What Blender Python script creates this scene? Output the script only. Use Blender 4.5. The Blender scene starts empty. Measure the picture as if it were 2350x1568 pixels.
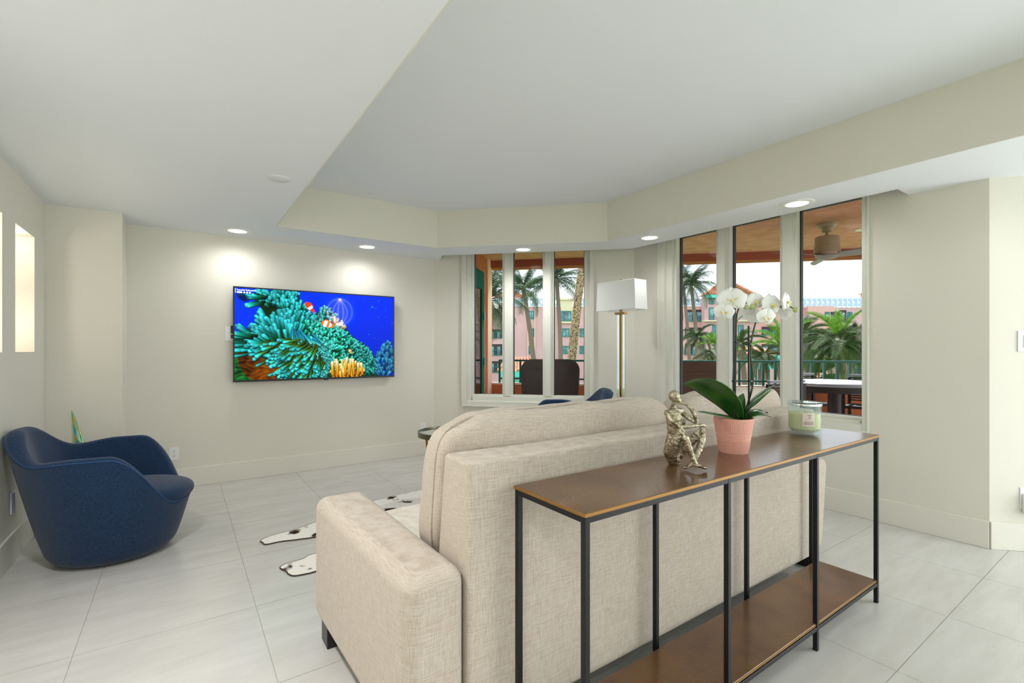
import bpy, math, random
import numpy as np
from mathutils import Vector, Matrix, noise, Euler

C = bpy.context.scene.collection
SC = bpy.context.scene
random.seed(7)
PI = math.pi

# ------------------------------------------------------------------ camera, sky, lights
F, H, HY, TH = 1092.0, 1.25, 803.0, math.radians(34.84)
sn, cs = math.sin(TH), math.cos(TH)
cam = bpy.data.cameras.new('camera'); cam.sensor_width = 36; cam.sensor_fit = 'HORIZONTAL'
cam.lens = 36 * F / 2350; cam.shift_y = (HY - 784) / 2350; cam.clip_start = .03; cam.clip_end = 600
co = bpy.data.objects.new('camera', cam); C.objects.link(co)
co.location = (0, 0, H); co.rotation_euler = (PI / 2, 0, -TH)
SC.camera = co
SC.view_settings.view_transform = 'Standard'; SC.view_settings.look = 'None'
SC.view_settings.gamma = 1; SC.view_settings.use_curve_mapping = False
SC.view_settings.exposure = 0.46
SC.cycles.use_denoising = True
SC.cycles.max_bounces = 10; SC.cycles.diffuse_bounces = 5; SC.cycles.glossy_bounces = 4
SC.cycles.transmission_bounces = 8; SC.cycles.transparent_max_bounces = 16
SC.cycles.sample_clamp_indirect = 6; SC.cycles.caustics_reflective = False; SC.cycles.caustics_refractive = False

def lin(r, g, b):
    f = lambda c: (c / 255 / 12.92) if c / 255 <= .04045 else ((c / 255 + .055) / 1.055) ** 2.4
    return (f(r), f(g), f(b), 1)

w = bpy.data.worlds.new('sky'); SC.world = w; w.use_nodes = True
nt = w.node_tree; nt.nodes.clear()
wo = nt.nodes.new('ShaderNodeOutputWorld'); bg = nt.nodes.new('ShaderNodeBackground')
tc = nt.nodes.new('ShaderNodeTexCoord'); mp = nt.nodes.new('ShaderNodeMapping'); nz = nt.nodes.new('ShaderNodeTexNoise')
cr = nt.nodes.new('ShaderNodeValToRGB')
mp.inputs['Scale'].default_value = (2.2, 2.2, 6)
nz.inputs['Scale'].default_value = 1.6; nz.inputs['Detail'].default_value = 6
cr.color_ramp.elements[0].position = .36; cr.color_ramp.elements[0].color = lin(190, 212, 232)
cr.color_ramp.elements[1].position = .56; cr.color_ramp.elements[1].color = lin(226, 232, 235)
nt.links.new(tc.outputs['Generated'], mp.inputs[0]); nt.links.new(mp.outputs[0], nz.inputs['Vector'])
nt.links.new(nz.outputs['Fac'], cr.inputs[0]); nt.links.new(cr.outputs[0], bg.inputs[0])
bg.inputs[1].default_value = 2.0
nt.links.new(bg.outputs[0], wo.inputs[0])

def light(name, kind, loc, energy, color=(1, 1, 1), rot=(0, 0, 0), **kw):
    l = bpy.data.lights.new(name, kind); l.energy = energy; l.color = color
    for k, v in kw.items(): setattr(l, k, v)
    o = bpy.data.objects.new(name, l); C.objects.link(o); o.location = loc; o.rotation_euler = rot
    return o
so_ = Vector((.80, .60, 1.02)).normalized()                         # high sun beyond the courtyard: it reaches the balcony floor, not the room
light('sun', 'SUN', so_ * 40, 5.0, (1, .97, .93), so_.to_track_quat('Z', 'Y').to_euler(), angle=.03)
# added broad fill light behind the camera, lifts the whole room
light('rear_fill', 'AREA', (2.1, -3.45, 1.2), 350, (.9, .96, 1.03), (PI / 2, 0, PI), shape='RECTANGLE', size=4.4, size_y=2.2)
# added fill light against the solid right-hand wall, outside the frame
light('side_fill', 'AREA', (4.97, -1.8, 1.2), 75, (.9, .96, 1), (PI / 2, 0, PI / 2), shape='RECTANGLE', size=2.6, size_y=2.2)
WARM = (.98, .985, .995)
for (x, y, e) in ((-.3, .2, 50), (-.35, 1.9, 95), (1.3, -2.4, 50), (3.0, -2.4, 50), (3.75, .35, 7), (-.1, -2.6, 50), (4.3, -2.2, 30)):   # unseen spots added to fill the room; left ones follow the armchair's shadow
    light('ceiling_spot', 'SPOT', (x, y, 2.31), e, WARM, spot_size=math.radians(165), spot_blend=1, shadow_soft_size=.07)

# ------------------------------------------------------------------ helpers
def ray(u, v):
    r = (u - 1175) / F
    return Vector((sn + r * cs, cs - r * sn, (HY - v) / F))
def at(u, v, t): return Vector((0, 0, H)) + ray(u, v) * t              # view depth
def atz(u, v, z): d = ray(u, v); return Vector((0, 0, H)) + d * ((z - H) / d.z)
def ats(u, v, S): d = ray(u, v); return Vector((0, 0, H)) + d * (S / (d.x + d.y))   # on the plane x + y = S
def camtf(p): return (p[1] * sn + p[0] * cs, p[1] * cs - p[0] * sn, p[2])            # axes square to the far buildings

class MB:
    def __init__(s, tf=None): s.v = []; s.f = []; s.tf = tf; s.mi = []
    def add(s, vs, fs, m=0):
        o = len(s.v)
        s.v += [tuple(s.tf(p)) if s.tf else tuple(p) for p in vs]
        s.f += [tuple(i + o for i in f) for f in fs]; s.mi += [m] * len(fs); return s
    def box(s, x0, y0, z0, x1, y1, z1, m=0):
        return s.add([(x0, y0, z0), (x1, y0, z0), (x1, y1, z0), (x0, y1, z0), (x0, y0, z1), (x1, y0, z1), (x1, y1, z1), (x0, y1, z1)],
                     [(0, 3, 2, 1), (4, 5, 6, 7), (0, 1, 5, 4), (1, 2, 6, 5), (2, 3, 7, 6), (3, 0, 4, 7)], m)
    def prism(s, poly, z0, z1, m=0):
        n = len(poly)
        a = sum(poly[i][0] * poly[(i + 1) % n][1] - poly[(i + 1) % n][0] * poly[i][1] for i in range(n))
        if a < 0: poly = poly[::-1]
        return s.add([(x, y, z0) for x, y in poly] + [(x, y, z1) for x, y in poly],
                     [tuple(range(n))[::-1], tuple(range(n, 2 * n))] + [(i, (i + 1) % n, n + (i + 1) % n, n + i) for i in range(n)], m)
    def grid(s, fn, nu, nv, cu=False, cv=False, m=0):
        vs = [fn(i / (nu if cu else nu - 1), j / (nv if cv else nv - 1)) for j in range(nv) for i in range(nu)]
        fs = [(j * nu + i, j * nu + (i + 1) % nu, ((j + 1) % nv) * nu + (i + 1) % nu, ((j + 1) % nv) * nu + i)
              for j in range(nv if cv else nv - 1) for i in range(nu if cu else nu - 1)]
        return s.add(vs, fs, m)
    def lathe(s, prof, n=32, c=(0, 0, 0), m=0, cap=True):
        vs = [(c[0] + r * math.cos(2 * PI * i / n), c[1] + r * math.sin(2 * PI * i / n), c[2] + z) for r, z in prof for i in range(n)]
        fs = [(j * n + i, j * n + (i + 1) % n, (j + 1) * n + (i + 1) % n, (j + 1) * n + i) for j in range(len(prof) - 1) for i in range(n)]
        if cap:
            fs.append(tuple(range(n))[::-1]); fs.append(tuple(range((len(prof) - 1) * n, len(prof) * n)))
        return s.add(vs, fs, m)
    def tube(s, pts, rad, n=8, m=0, closed=False):
        pts = [Vector(p) for p in pts]; k = len(pts)
        if not hasattr(rad, '__len__'): rad = [rad] * k
        vs = []; up = None
        for i, p in enumerate(pts):
            a = pts[(i - 1) % k if closed else max(i - 1, 0)]; b = pts[(i + 1) % k if closed else min(i + 1, k - 1)]
            t = (b - a).normalized()
            if up is None: up = Vector((0, 0, 1)) if abs(t.z) < .9 else Vector((1, 0, 0))
            x = t.cross(up)
            if x.length < 1e-5: x = t.cross(Vector((0, 1, 0)))
            x.normalize(); y = x.cross(t).normalized(); up = y
            vs += [p + (x * math.cos(2 * PI * j / n) + y * math.sin(2 * PI * j / n)) * rad[i] for j in range(n)]
        rng = k if closed else k - 1
        fs = [(i * n + j, i * n + (j + 1) % n, ((i + 1) % k) * n + (j + 1) % n, ((i + 1) % k) * n + j) for i in range(rng) for j in range(n)]
        if not closed: fs += [tuple(range(n))[::-1], tuple(range((k - 1) * n, k * n))]
        return s.add(vs, fs, m)
    def ell(s, c, r, nu=20, nv=12, e=1.0, m=0):
        sg = lambda a: math.copysign(abs(a) ** e, a)
        def fn(a, b):
            th = 2 * PI * a; ph = -PI / 2 + PI * b
            return (c[0] + r[0] * sg(math.cos(ph)) * sg(math.cos(th)), c[1] + r[1] * sg(math.cos(ph)) * sg(math.sin(th)), c[2] + r[2] * sg(math.sin(ph)))
        return s.grid(fn, nu, nv, cu=True, m=m)
    def rotbox(s, c, size, ang, m=0):
        ca, sa = math.cos(ang), math.sin(ang); hx, hy, hz = [d / 2 for d in size]
        o = MB().box(-hx, -hy, -hz, hx, hy, hz)
        return s.add([(c[0] + x * ca - y * sa, c[1] + x * sa + y * ca, c[2] + z) for x, y, z in o.v], o.f, m)
    def build(s, name, mat, parent=None, smooth=False, bevel=0, seg=2, sub=0, local=False, solid=0, ang=35):
        off = Vector((0, 0, 0))
        if parent is not None and not local:
            q = parent
            while q: off += q.location; q = q.parent
        elif parent is None:
            xs, ys, zs = zip(*s.v)
            off = Vector(((min(xs) + max(xs)) / 2, (min(ys) + max(ys)) / 2, min(zs)))
        me = bpy.data.meshes.new(name)
        me.from_pydata([(x - off.x, y - off.y, z - off.z) for x, y, z in s.v], [], s.f); me.update()
        for mm in (mat if isinstance(mat, (list, tuple)) else [mat]): me.materials.append(mm)
        if any(s.mi): me.polygons.foreach_set('material_index', s.mi)
        o = bpy.data.objects.new(name, me); C.objects.link(o)
        if parent is not None: o.parent = parent
        else: o.location = off
        if smooth or bevel:
            me.polygons.foreach_set('use_smooth', [True] * len(me.polygons))
            if smooth and not sub: me.set_sharp_from_angle(angle=math.radians(ang))
        if solid:
            md = o.modifiers.new('solid', 'SOLIDIFY'); md.thickness = solid; md.offset = 0
        if bevel:
            md = o.modifiers.new('bevel', 'BEVEL'); md.width = bevel; md.segments = seg; md.limit_method = 'ANGLE'; md.harden_normals = True
        if sub:
            md = o.modifiers.new('sub', 'SUBSURF'); md.levels = sub; md.render_levels = sub
        return o

def tag(o, label=None, cat=None, group=None, kind=None):
    if label: o['label'] = label
    if cat: o['category'] = cat
    if group: o['group'] = group
    if kind: o['kind'] = kind
    return o
def thing(name, label, cat, loc, group=None, rz=0, kind=None):
    o = bpy.data.objects.new(name, None); C.objects.link(o); o.location = loc; o.rotation_euler = (0, 0, rz); o.empty_display_size = .05
    return tag(o, label, cat, group, kind)
def struct(o, label, cat): return tag(o, label, cat, None, 'structure')
def copy_tree(o, parent=None):
    kids = list(o.children); c = o.copy(); C.objects.link(c); c.parent = parent
    for k in kids: copy_tree(k, c)
    return c

# ------------------------------------------------------------------ materials
def mat(name, col, rough=.5, metal=0, spec=.5, noise_amt=0, nscale=8, col2=None, bump=0, bscale=60, stretch=(1, 1, 1), coat=0, sheen=0, detail=4, lo=.35, hi=.65, emit=0, alpha=1, trans=0, sss=0):
    m = bpy.data.materials.new(name); m.use_nodes = True; t = m.node_tree; p = t.nodes['Principled BSDF']
    c = lin(*col); p.inputs['Base Color'].default_value = c; p.inputs['Roughness'].default_value = rough
    p.inputs['Metallic'].default_value = metal; p.inputs['Specular IOR Level'].default_value = spec
    p.inputs['Coat Weight'].default_value = coat; p.inputs['Sheen Weight'].default_value = sheen
    p.inputs['Transmission Weight'].default_value = trans; p.inputs['Alpha'].default_value = alpha
    if sss:
        p.inputs['Subsurface Weight'].default_value = sss; p.inputs['Subsurface Radius'].default_value = (.01, .008, .006); p.inputs['Subsurface Scale'].default_value = 1
    if emit: p.inputs['Emission Color'].default_value = c; p.inputs['Emission Strength'].default_value = emit
    tcn = t.nodes.new('ShaderNodeTexCoord'); mpn = t.nodes.new('ShaderNodeMapping'); mpn.inputs['Scale'].default_value = stretch
    t.links.new(tcn.outputs['Object'], mpn.inputs[0])
    if col2 is not None:
        n = t.nodes.new('ShaderNodeTexNoise'); n.inputs['Scale'].default_value = nscale; n.inputs['Detail'].default_value = detail
        r = t.nodes.new('ShaderNodeValToRGB'); r.color_ramp.elements[0].position = lo; r.color_ramp.elements[1].position = hi
        r.color_ramp.elements[0].color = c; r.color_ramp.elements[1].color = lin(*col2)
        t.links.new(mpn.outputs[0], n.inputs['Vector']); t.links.new(n.outputs['Fac'], r.inputs[0]); t.links.new(r.outputs[0], p.inputs['Base Color'])
    if bump:
        n2 = t.nodes.new('ShaderNodeTexNoise'); n2.inputs['Scale'].default_value = bscale; n2.inputs['Detail'].default_value = 3
        b = t.nodes.new('ShaderNodeBump'); b.inputs['Strength'].default_value = bump; b.inputs['Distance'].default_value = .01
        t.links.new(mpn.outputs[0], n2.inputs['Vector']); t.links.new(n2.outputs['Fac'], b.inputs['Height']); t.links.new(b.outputs[0], p.inputs['Normal'])
    return m

def linen(name, a, b, scale=1.0):       # cross-woven heathered cloth: two stretched noises mixed, with thread relief
    m = mat(name, a, .95, sheen=.15, spec=.15); t = m.node_tree; p = t.nodes['Principled BSDF']
    tcn = t.nodes.new('ShaderNodeTexCoord'); outs = []
    for st in ((24, 24, 620), (520, 520, 26)):
        mpn = t.nodes.new('ShaderNodeMapping'); mpn.inputs['Scale'].default_value = [q * scale for q in st]
        n = t.nodes.new('ShaderNodeTexNoise'); n.inputs['Scale'].default_value = 1; n.inputs['Detail'].default_value = 3
        t.links.new(tcn.outputs['Object'], mpn.inputs[0]); t.links.new(mpn.outputs[0], n.inputs['Vector']); outs.append(n)
    ad = t.nodes.new('ShaderNodeMath'); ad.operation = 'ADD'; t.links.new(outs[0].outputs['Fac'], ad.inputs[0]); t.links.new(outs[1].outputs['Fac'], ad.inputs[1])
    r = t.nodes.new('ShaderNodeValToRGB'); r.color_ramp.elements[0].position = .66; r.color_ramp.elements[1].position = 1.0
    hf = t.nodes.new('ShaderNodeMath'); hf.operation = 'MULTIPLY'; hf.inputs[1].default_value = .85; t.links.new(ad.outputs[0], hf.inputs[0])
    r.color_ramp.elements[0].color = lin(*b); r.color_ramp.elements[1].color = lin(*a)
    t.links.new(hf.outputs[0], r.inputs[0]); t.links.new(r.outputs[0], p.inputs['Base Color'])
    bp = t.nodes.new('ShaderNodeBump'); bp.inputs['Strength'].default_value = .25; bp.inputs['Distance'].default_value = .004
    t.links.new(ad.outputs[0], bp.inputs['Height']); t.links.new(bp.outputs[0], p.inputs['Normal'])
    return m

def glass(name, tint=(255, 255, 255), refl=.03):
    m = bpy.data.materials.new(name); m.use_nodes = True; t = m.node_tree; t.nodes.clear()
    o = t.nodes.new('ShaderNodeOutputMaterial'); mx = t.nodes.new('ShaderNodeMixShader'); tr = t.nodes.new('ShaderNodeBsdfTransparent'); gl = t.nodes.new('ShaderNodeBsdfGlossy')
    lw = t.nodes.new('ShaderNodeLayerWeight'); lw.inputs['Blend'].default_value = .25
    ml = t.nodes.new('ShaderNodeMath'); ml.operation = 'MULTIPLY'; ml.inputs[1].default_value = refl * 8
    tr.inputs[0].default_value = lin(*tint); gl.inputs['Roughness'].default_value = .01
    t.links.new(lw.outputs['Fresnel'], ml.inputs[0]); t.links.new(ml.outputs[0], mx.inputs[0])
    t.links.new(tr.outputs[0], mx.inputs[1]); t.links.new(gl.outputs[0], mx.inputs[2]); t.links.new(mx.outputs[0], o.inputs[0])
    return m

M = {}
M['wall'] = mat('wall_paint', (222, 218, 206), .75, bump=.02, bscale=180, spec=.3)
M['ceil'] = mat('ceiling_paint', (234, 237, 241), .85, spec=.2)
M['base'] = mat('baseboard_paint', (225, 221, 210), .5, spec=.35)
M['white'] = mat('white_trim_paint', (222, 221, 210), .4)
M['plate'] = mat('white_plastic', (236, 236, 234), .35)
M['black'] = mat('black_plastic', (14, 15, 18), .35)
M['dark'] = mat('dark_gasket', (16, 26, 28), .5)
M['grout'] = mat('grout', (176, 172, 162), .9)
M['glass'] = glass('window_glass')
M['lens'] = mat('lamp_lens', (255, 250, 242), .5, emit=3.0)
M['linen'] = linen('cream_linen', (198, 188, 175), (174, 158, 141))
M['linenw'] = linen('cream_linen_seat', (230, 224, 213), (210, 199, 181))
M['navy'] = mat('navy_wool', (22, 40, 64), .95, spec=.15, sheen=.2, col2=(42, 68, 104), nscale=260, lo=.42, hi=.72, bump=.25, bscale=330)
M['piping'] = mat('blue_piping', (48, 78, 120), .9, spec=.2)
M['bronze'] = mat('bronze_top', (94, 60, 28), .4, metal=.5, spec=.6, col2=(120, 82, 40), nscale=5, bump=.3, bscale=90, coat=.6)
M['bronze'].node_tree.nodes['Principled BSDF'].inputs['Coat IOR'].default_value = 1.7
M['bronze'].node_tree.nodes['Principled BSDF'].inputs['Coat Roughness'].default_value = .17
M['gold'] = mat('brass_edge', (150, 108, 46), .4, metal=.6)
M['iron'] = mat('black_iron', (20, 21, 24), .45, metal=.3)
M['brass'] = mat('aged_brass', (168, 132, 72), .3, metal=.85)
M['shade'] = mat('linen_lampshade', (238, 238, 236), .9, spec=.1)
M['statue'] = mat('champagne_metal', (182, 172, 148), .3, metal=.85, col2=(92, 76, 52), nscale=55, lo=.45, hi=.75, bump=.5, bscale=120)
M['pot'] = mat('pink_ceramic', (220, 160, 142), .55)
M['leaf'] = mat('orchid_leaf', (22, 74, 26), .28, spec=.6, col2=(58, 104, 36), nscale=14, stretch=(1, 1, 1))
M['stem'] = mat('orchid_stem', (34, 34, 20), .5, col2=(62, 74, 32), nscale=30)
M['stake'] = mat('black_stake', (16, 18, 26), .4)
M['petal'] = mat('white_petal', (248, 247, 240), .6, spec=.2, sss=.3)
M['lip'] = mat('yellow_lip', (206, 190, 60), .5, col2=(244, 240, 214), nscale=90)
M['bud'] = mat('green_bud', (172, 184, 118), .5)
M['moss'] = mat('bark_mix', (60, 44, 30), .95, col2=(28, 22, 16), nscale=60)
def frosted(name, tint, body, k):
    m = bpy.data.materials.new(name); m.use_nodes = True; t = m.node_tree; p = t.nodes['Principled BSDF']; o = t.nodes['Material Output']
    p.inputs['Base Color'].default_value = lin(*body); p.inputs['Roughness'].default_value = .25
    tr = t.nodes.new('ShaderNodeBsdfTransparent'); tr.inputs[0].default_value = lin(*tint); mx = t.nodes.new('ShaderNodeMixShader'); mx.inputs[0].default_value = k
    t.links.new(tr.outputs[0], mx.inputs[1]); t.links.new(p.outputs[0], mx.inputs[2]); t.links.new(mx.outputs[0], o.inputs[0]); return m
M['jar'] = frosted('frosted_aqua_glass', (251, 254, 252), (206, 228, 230), .15)
M['wax'] = mat('green_wax', (222, 210, 142), .6, sss=.15)
M['paper'] = mat('label_paper', (228, 214, 202), .7)
M['ink'] = mat('label_ink', (140, 120, 116), .7)
M['silver'] = mat('silver_rim', (214, 220, 222), .15, metal=.9)
M['hide'] = mat('cowhide', (232, 228, 220), .9, spec=.1, col2=(52, 32, 26), nscale=6.5, lo=.57, hi=.63, detail=5)
M['rim'] = mat('hide_edge', (66, 56, 46), .9)
M['terra'] = mat('terracotta_stucco', (196, 120, 80), .9, col2=(182, 106, 70), nscale=3, bump=.3, bscale=90, spec=.1)
M['terra2'] = mat('terracotta_ceiling', (212, 162, 142), .9, col2=(198, 148, 128), nscale=5, stretch=(1, 1, 1), bump=.15, bscale=60, spec=.1)
M['terrad'] = mat('terracotta_beam', (160, 92, 72), .9, spec=.1)
M['ledge'] = mat('white_ledge', (236, 226, 214), .8)
M['green'] = mat('teal_green_paint', (10, 98, 84), .85, spec=.1)
M['greend'] = mat('dark_green_paint', (12, 100, 90), .4)
M['choco'] = mat('chocolate_fabric', (76, 68, 64), .9, spec=.15, bump=.1, bscale=200)
M['choco2'] = mat('brown_fabric', (104, 82, 72), .9, spec=.15, bump=.1, bscale=200)
M['wicker'] = mat('dark_wicker', (44, 38, 40), .55)
M['stone'] = mat('pale_stone', (158, 166, 180), .3)
M['fan'] = mat('beige_fan_metal', (176, 160, 140), .4)
M['blade'] = mat('grey_fan_blade', (150, 146, 150), .5)
M['pink'] = mat('pink_stucco', (208, 168, 172), .9, spec=.1, col2=(200, 158, 162), nscale=.25)
M['pink2'] = mat('rose_stucco', (212, 166, 160), .9, spec=.1)
M['cream'] = mat('cream_stucco', (216, 202, 172), .9, spec=.1)
M['parapet'] = mat('shaded_white_panel', (176, 196, 220), .8)  # white panels; their bluish shadow tone is put into the colour
M['teal'] = mat('teal_window_frame', (16, 122, 116), .5)
M['pane'] = mat('dark_window_glass', (62, 92, 100), .15, spec=.6, col2=(120, 168, 178), nscale=.9)
M['recess_shade'] = mat('shaded_loggia', (58, 50, 54), .8)  # shade inside the recess, put into a flat panel's colour
M['roof'] = mat('clay_roof_tile', (200, 134, 102), .8, col2=(178, 104, 76), nscale=3)
M['aqua'] = mat('aqua_lattice', (74, 206, 196), .6)
M['trunk'] = mat('palm_bark', (140, 122, 116), .95, col2=(104, 88, 78), nscale=30, stretch=(1, 1, 6), spec=.1)
M['trunkn'] = mat('near_palm_bark', (174, 152, 122), .95, col2=(88, 68, 54), nscale=30, stretch=(1, 1, .7), lo=.44, hi=.6, spec=.1, bump=.5, bscale=30)
M['frond'] = mat('coconut_frond', (28, 58, 38), .6, col2=(66, 92, 40), nscale=1.1)
M['fox'] = mat('foxtail_frond', (74, 106, 38), .7, col2=(60, 66, 46), nscale=14)
M['lime'] = mat('lime_frond', (124, 170, 40), .7, col2=(78, 118, 30), nscale=14)
M['olive'] = mat('olive_frond', (112, 112, 84), .7, col2=(58, 78, 42), nscale=14)
M['hedge'] = mat('hedge_leaf', (64, 104, 34), .9, col2=(30, 58, 24), nscale=2.5)
M['lawn'] = mat('lawn', (112, 140, 60), .95, col2=(88, 120, 48), nscale=.2)
M['paving'] = mat('courtyard_paving', (206, 188, 172), .9)

def tile_mat():
    m = mat('floor_tile', (206, 203, 198), .3, spec=.5); t = m.node_tree; p = t.nodes['Principled BSDF']
    tcn = t.nodes.new('ShaderNodeTexCoord'); oi = t.nodes.new('ShaderNodeObjectInfo')
    va = t.nodes.new('ShaderNodeVectorMath'); va.operation = 'ADD'; sc_ = t.nodes.new('ShaderNodeVectorMath'); sc_.operation = 'SCALE'; sc_.inputs['Scale'].default_value = 13
    t.links.new(oi.outputs['Location'], sc_.inputs[0]); t.links.new(tcn.outputs['Object'], va.inputs[0]); t.links.new(sc_.outputs[0], va.inputs[1])
    mpn = t.nodes.new('ShaderNodeMapping'); mpn.inputs['Scale'].default_value = (1.6, 7, 4)
    n = t.nodes.new('ShaderNodeTexNoise'); n.inputs['Scale'].default_value = 1.8; n.inputs['Detail'].default_value = 7; n.inputs['Roughness'].default_value = .62
    t.links.new(va.outputs[0], mpn.inputs[0]); t.links.new(mpn.outputs[0], n.inputs['Vector'])
    r = t.nodes.new('ShaderNodeValToRGB'); r.color_ramp.elements[0].position = .32; r.color_ramp.elements[1].position = .68
    r.color_ramp.elements[0].color = lin(190, 187, 181); r.color_ramp.elements[1].color = lin(202, 200, 195)
    t.links.new(n.outputs['Fac'], r.inputs[0]); t.links.new(r.outputs[0], p.inputs['Base Color'])
    b = t.nodes.new('ShaderNodeBump'); b.inputs['Strength'].default_value = .012; b.inputs['Distance'].default_value = .01
    t.links.new(n.outputs['Fac'], b.inputs['Height']); t.links.new(b.outputs[0], p.inputs['Normal'])
    rr = t.nodes.new('ShaderNodeMapRange'); rr.inputs['To Min'].default_value = .2; rr.inputs['To Max'].default_value = .23
    t.links.new(n.outputs['Fac'], rr.inputs[0]); t.links.new(rr.outputs[0], p.inputs['Roughness'])
    return m
M['tile'] = tile_mat()

# ------------------------------------------------------------------ room shell
ZS, ZT, ZTOP = 2.33, 2.72, 2.98
k7 = math.sqrt(.5)
P1 = (2.51, 5.25)
def W1(p): return (P1[0] + (p[0] + p[1]) * k7, P1[1] + (-p[0] + p[1]) * k7, p[2])     # along the angled window wall, outwards, up
def W2(p): return (4.17 + p[1], 3.59 - p[0], p[2])
def W3(p): return (4.17 + (p[0] + p[1]) * k7, .74 + (-p[0] + p[1]) * k7, p[2])
L1 = (4.17 - 2.51) / k7

fl = struct(MB().box(-1.1, -3.7, -.12, 5.3, 5.5, -.003).build('floor', M['grout']), 'floor of large square cream stone-look tiles with thin joints', 'floor')
tx, ty, TW, TL = .30, .664, .662, .650
tile_me = None
room_poly = [(-.82, -3.6), (-.82, 4.85), (-.38, 4.85), (-.38, 5.25), (2.51, 5.25), (4.17, 3.59), (4.17, .74), (5.0, -.09), (5.0, -3.6)]
for i in range(-2, 8):
    for j in range(-2, 8):
        x0 = tx + i * TW; y0 = ty + j * TL
        xa, xb, ya, yb = max(x0, -.83), min(x0 + TW, 5.0), max(y0, -1), min(y0 + TL, 5.26)
        if xb - xa < .02 or yb - ya < .02: continue
        if x0 > 4.2 and y0 > .75: continue
        if (x0 + y0) > 7.8: continue
        g = .0013
        o = MB().box(xa + g, ya + g, -.02, xb - g, yb - g, 0).build('tile', M['tile'], fl)
MB().box(-.83, -3.65, -.02, 5.05, ty - 2 * TL - .002, 0).build('tile', M['tile'], fl)

# walls
wl = MB()
NZ0, NZ1 = 1.236, 2.016
ny = ((3.35, 3.812), (4.07, 4.528))
ys = [-3.7, 3.35, 3.812, 4.07, 4.528, 5.4]
for a, b in zip(ys[:-1], ys[1:]):
    if (a, b) in ny:
        wl.box(-1.1, a, -.1, -.82, b, NZ0); wl.box(-1.1, a, NZ1, -.82, b, ZTOP); wl.box(-1.1, a, NZ0, -1.0, b, NZ1)
    else: wl.box(-1.1, a, -.1, -.82, b, ZTOP)
struct(wl.build('wall_left', M['wall']), 'beige left wall with two tall lit niches', 'wall')
struct(MB().box(-.85, 4.85, -.1, -.38, 5.45, ZTOP).build('wall_alcove', M['wall']), 'short beige wall return beside the left corner', 'wall')
struct(MB().box(-.39, 5.25, -.1, 2.6, 5.45, ZTOP).build('wall_back', M['wall']), 'beige wall carrying the television', 'wall')
# window openings (along, up)
A0, A1, AZ0, AZ1 = .40, 1.855, .64, 2.47
mb = MB(W1)
mb.box(0, 0, -.1, A0, .2, ZTOP); mb.box(A1, 0, -.1, L1 + .1, .2, ZTOP); mb.box(A0, 0, -.1, A1, .2, AZ0); mb.box(A0, 0, AZ1, A1, .2, ZTOP)
struct(mb.build('wall_angled', M['wall']), 'angled beige wall around the narrower window', 'wall')
B0, B1, BZ0, BZ1 = .41, 2.172, .69, 2.47
mb = MB(W2)
mb.box(-.1, 0, -.1, B0, .2, ZTOP); mb.box(B1, 0, -.1, 2.85, .2, ZTOP); mb.box(B0, 0, -.1, B1, .2, BZ0); mb.box(B0, 0, BZ1, B1, .2, ZTOP)
struct(mb.build('wall_right', M['wall']), 'beige right wall around the wider window', 'wall')
mb = MB(); mb.prism([W3((0, 0, 0))[:2], W3((1.175, 0, 0))[:2], W3((1.175, .2, 0))[:2], W3((0, .2, 0))[:2]], -.1, ZTOP)
mb.box(5.0, -3.7, -.1, 5.2, -.09, ZTOP)
struct(mb.build('wall_right', M['wall']), 'beige wall turning away beyond the right wall corner', 'wall')
mb = MB(); mb.box(-1.1, -3.7, -.1, -.2, -3.5, ZTOP); mb.box(4.4, -3.7, -.1, 5.2, -3.5, ZTOP); mb.box(-.2, -3.7, 2.32, 4.4, -3.5, ZTOP)
struct(mb.build('wall_front', M['wall']), 'wall behind the viewer around a wide opening', 'wall')

# ceilings: lowered band, raised centre, outer roof
sf = MB()
TA, TB_, TC_ = (.68, 4.6), (2.235, 4.6), (3.49, 3.345)
PA, PB = (2.455, 4.935), (3.955, 3.435)
for poly in ([(-.83, -3.6), (.68, -3.6), (.68, 5.26), (-.83, 5.26)],
             [TA, TB_, PA, (2.545, 5.14), (2.53, 5.26), (.68, 5.26)],
             [TB_, TC_, PB, PA],
             [TC_, (3.49, 1.145), (3.955, 1.145), PB],
             [(3.49, 1.145), (3.49, -3.6), (5.02, -3.6), (5.02, -.1), (4.18, .745), (4.18, 1.145)],
             [(.68, -3.6), (3.49, -3.6), (3.49, -1.5), (.68, -1.5)]):
    sf.prism(poly, ZS, ZT - .002)
struct(sf.build('ceiling', M['ceil']), 'lowered white ceiling band around the raised tray', 'ceiling')
struct(MB().box(.6, -1.6, ZT, 3.6, 4.7, ZT + .05).build('ceiling', M['ceil']), 'raised white ceiling tray over the sofa', 'ceiling')
fs = MB(); th = .008
fs.prism([TA, (TB_[0], 4.6), (TB_[0] - .004, 4.6 - th), (.68, 4.6 - th)], ZS, ZT)
fs.prism([TB_, TC_, (TC_[0] - th, TC_[1] - .004), (TB_[0] - .004, TB_[1] - th)], ZS, ZT)
fs.prism([TC_, (3.49, -1.5), (3.49 - th, -1.5), (TC_[0] - th, TC_[1] - .004)], ZS, ZT)
fs.box(.68, -1.5, ZS, .68 + th, 4.6, ZT); fs.box(.68, -1.5, ZS, 3.49, -1.5 + th, ZT)
struct(fs.build('wall_tray', M['wall']), 'beige upright faces of the ceiling tray', 'wall')
rf = MB(); rf.prism([(-3, -8), (-3, 5.45), (2.45, 5.45), (2.62, 5.56), (4.4, 3.7), (4.4, .7), (5.6, -.4), (5.6, -8)], ZTOP, ZTOP + .2)  # unseen rear overhang added to shade the opening behind
struct(rf.build('roof', M['ceil']), 'slab of the storey above, extended behind to keep sun out', 'roof')

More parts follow.
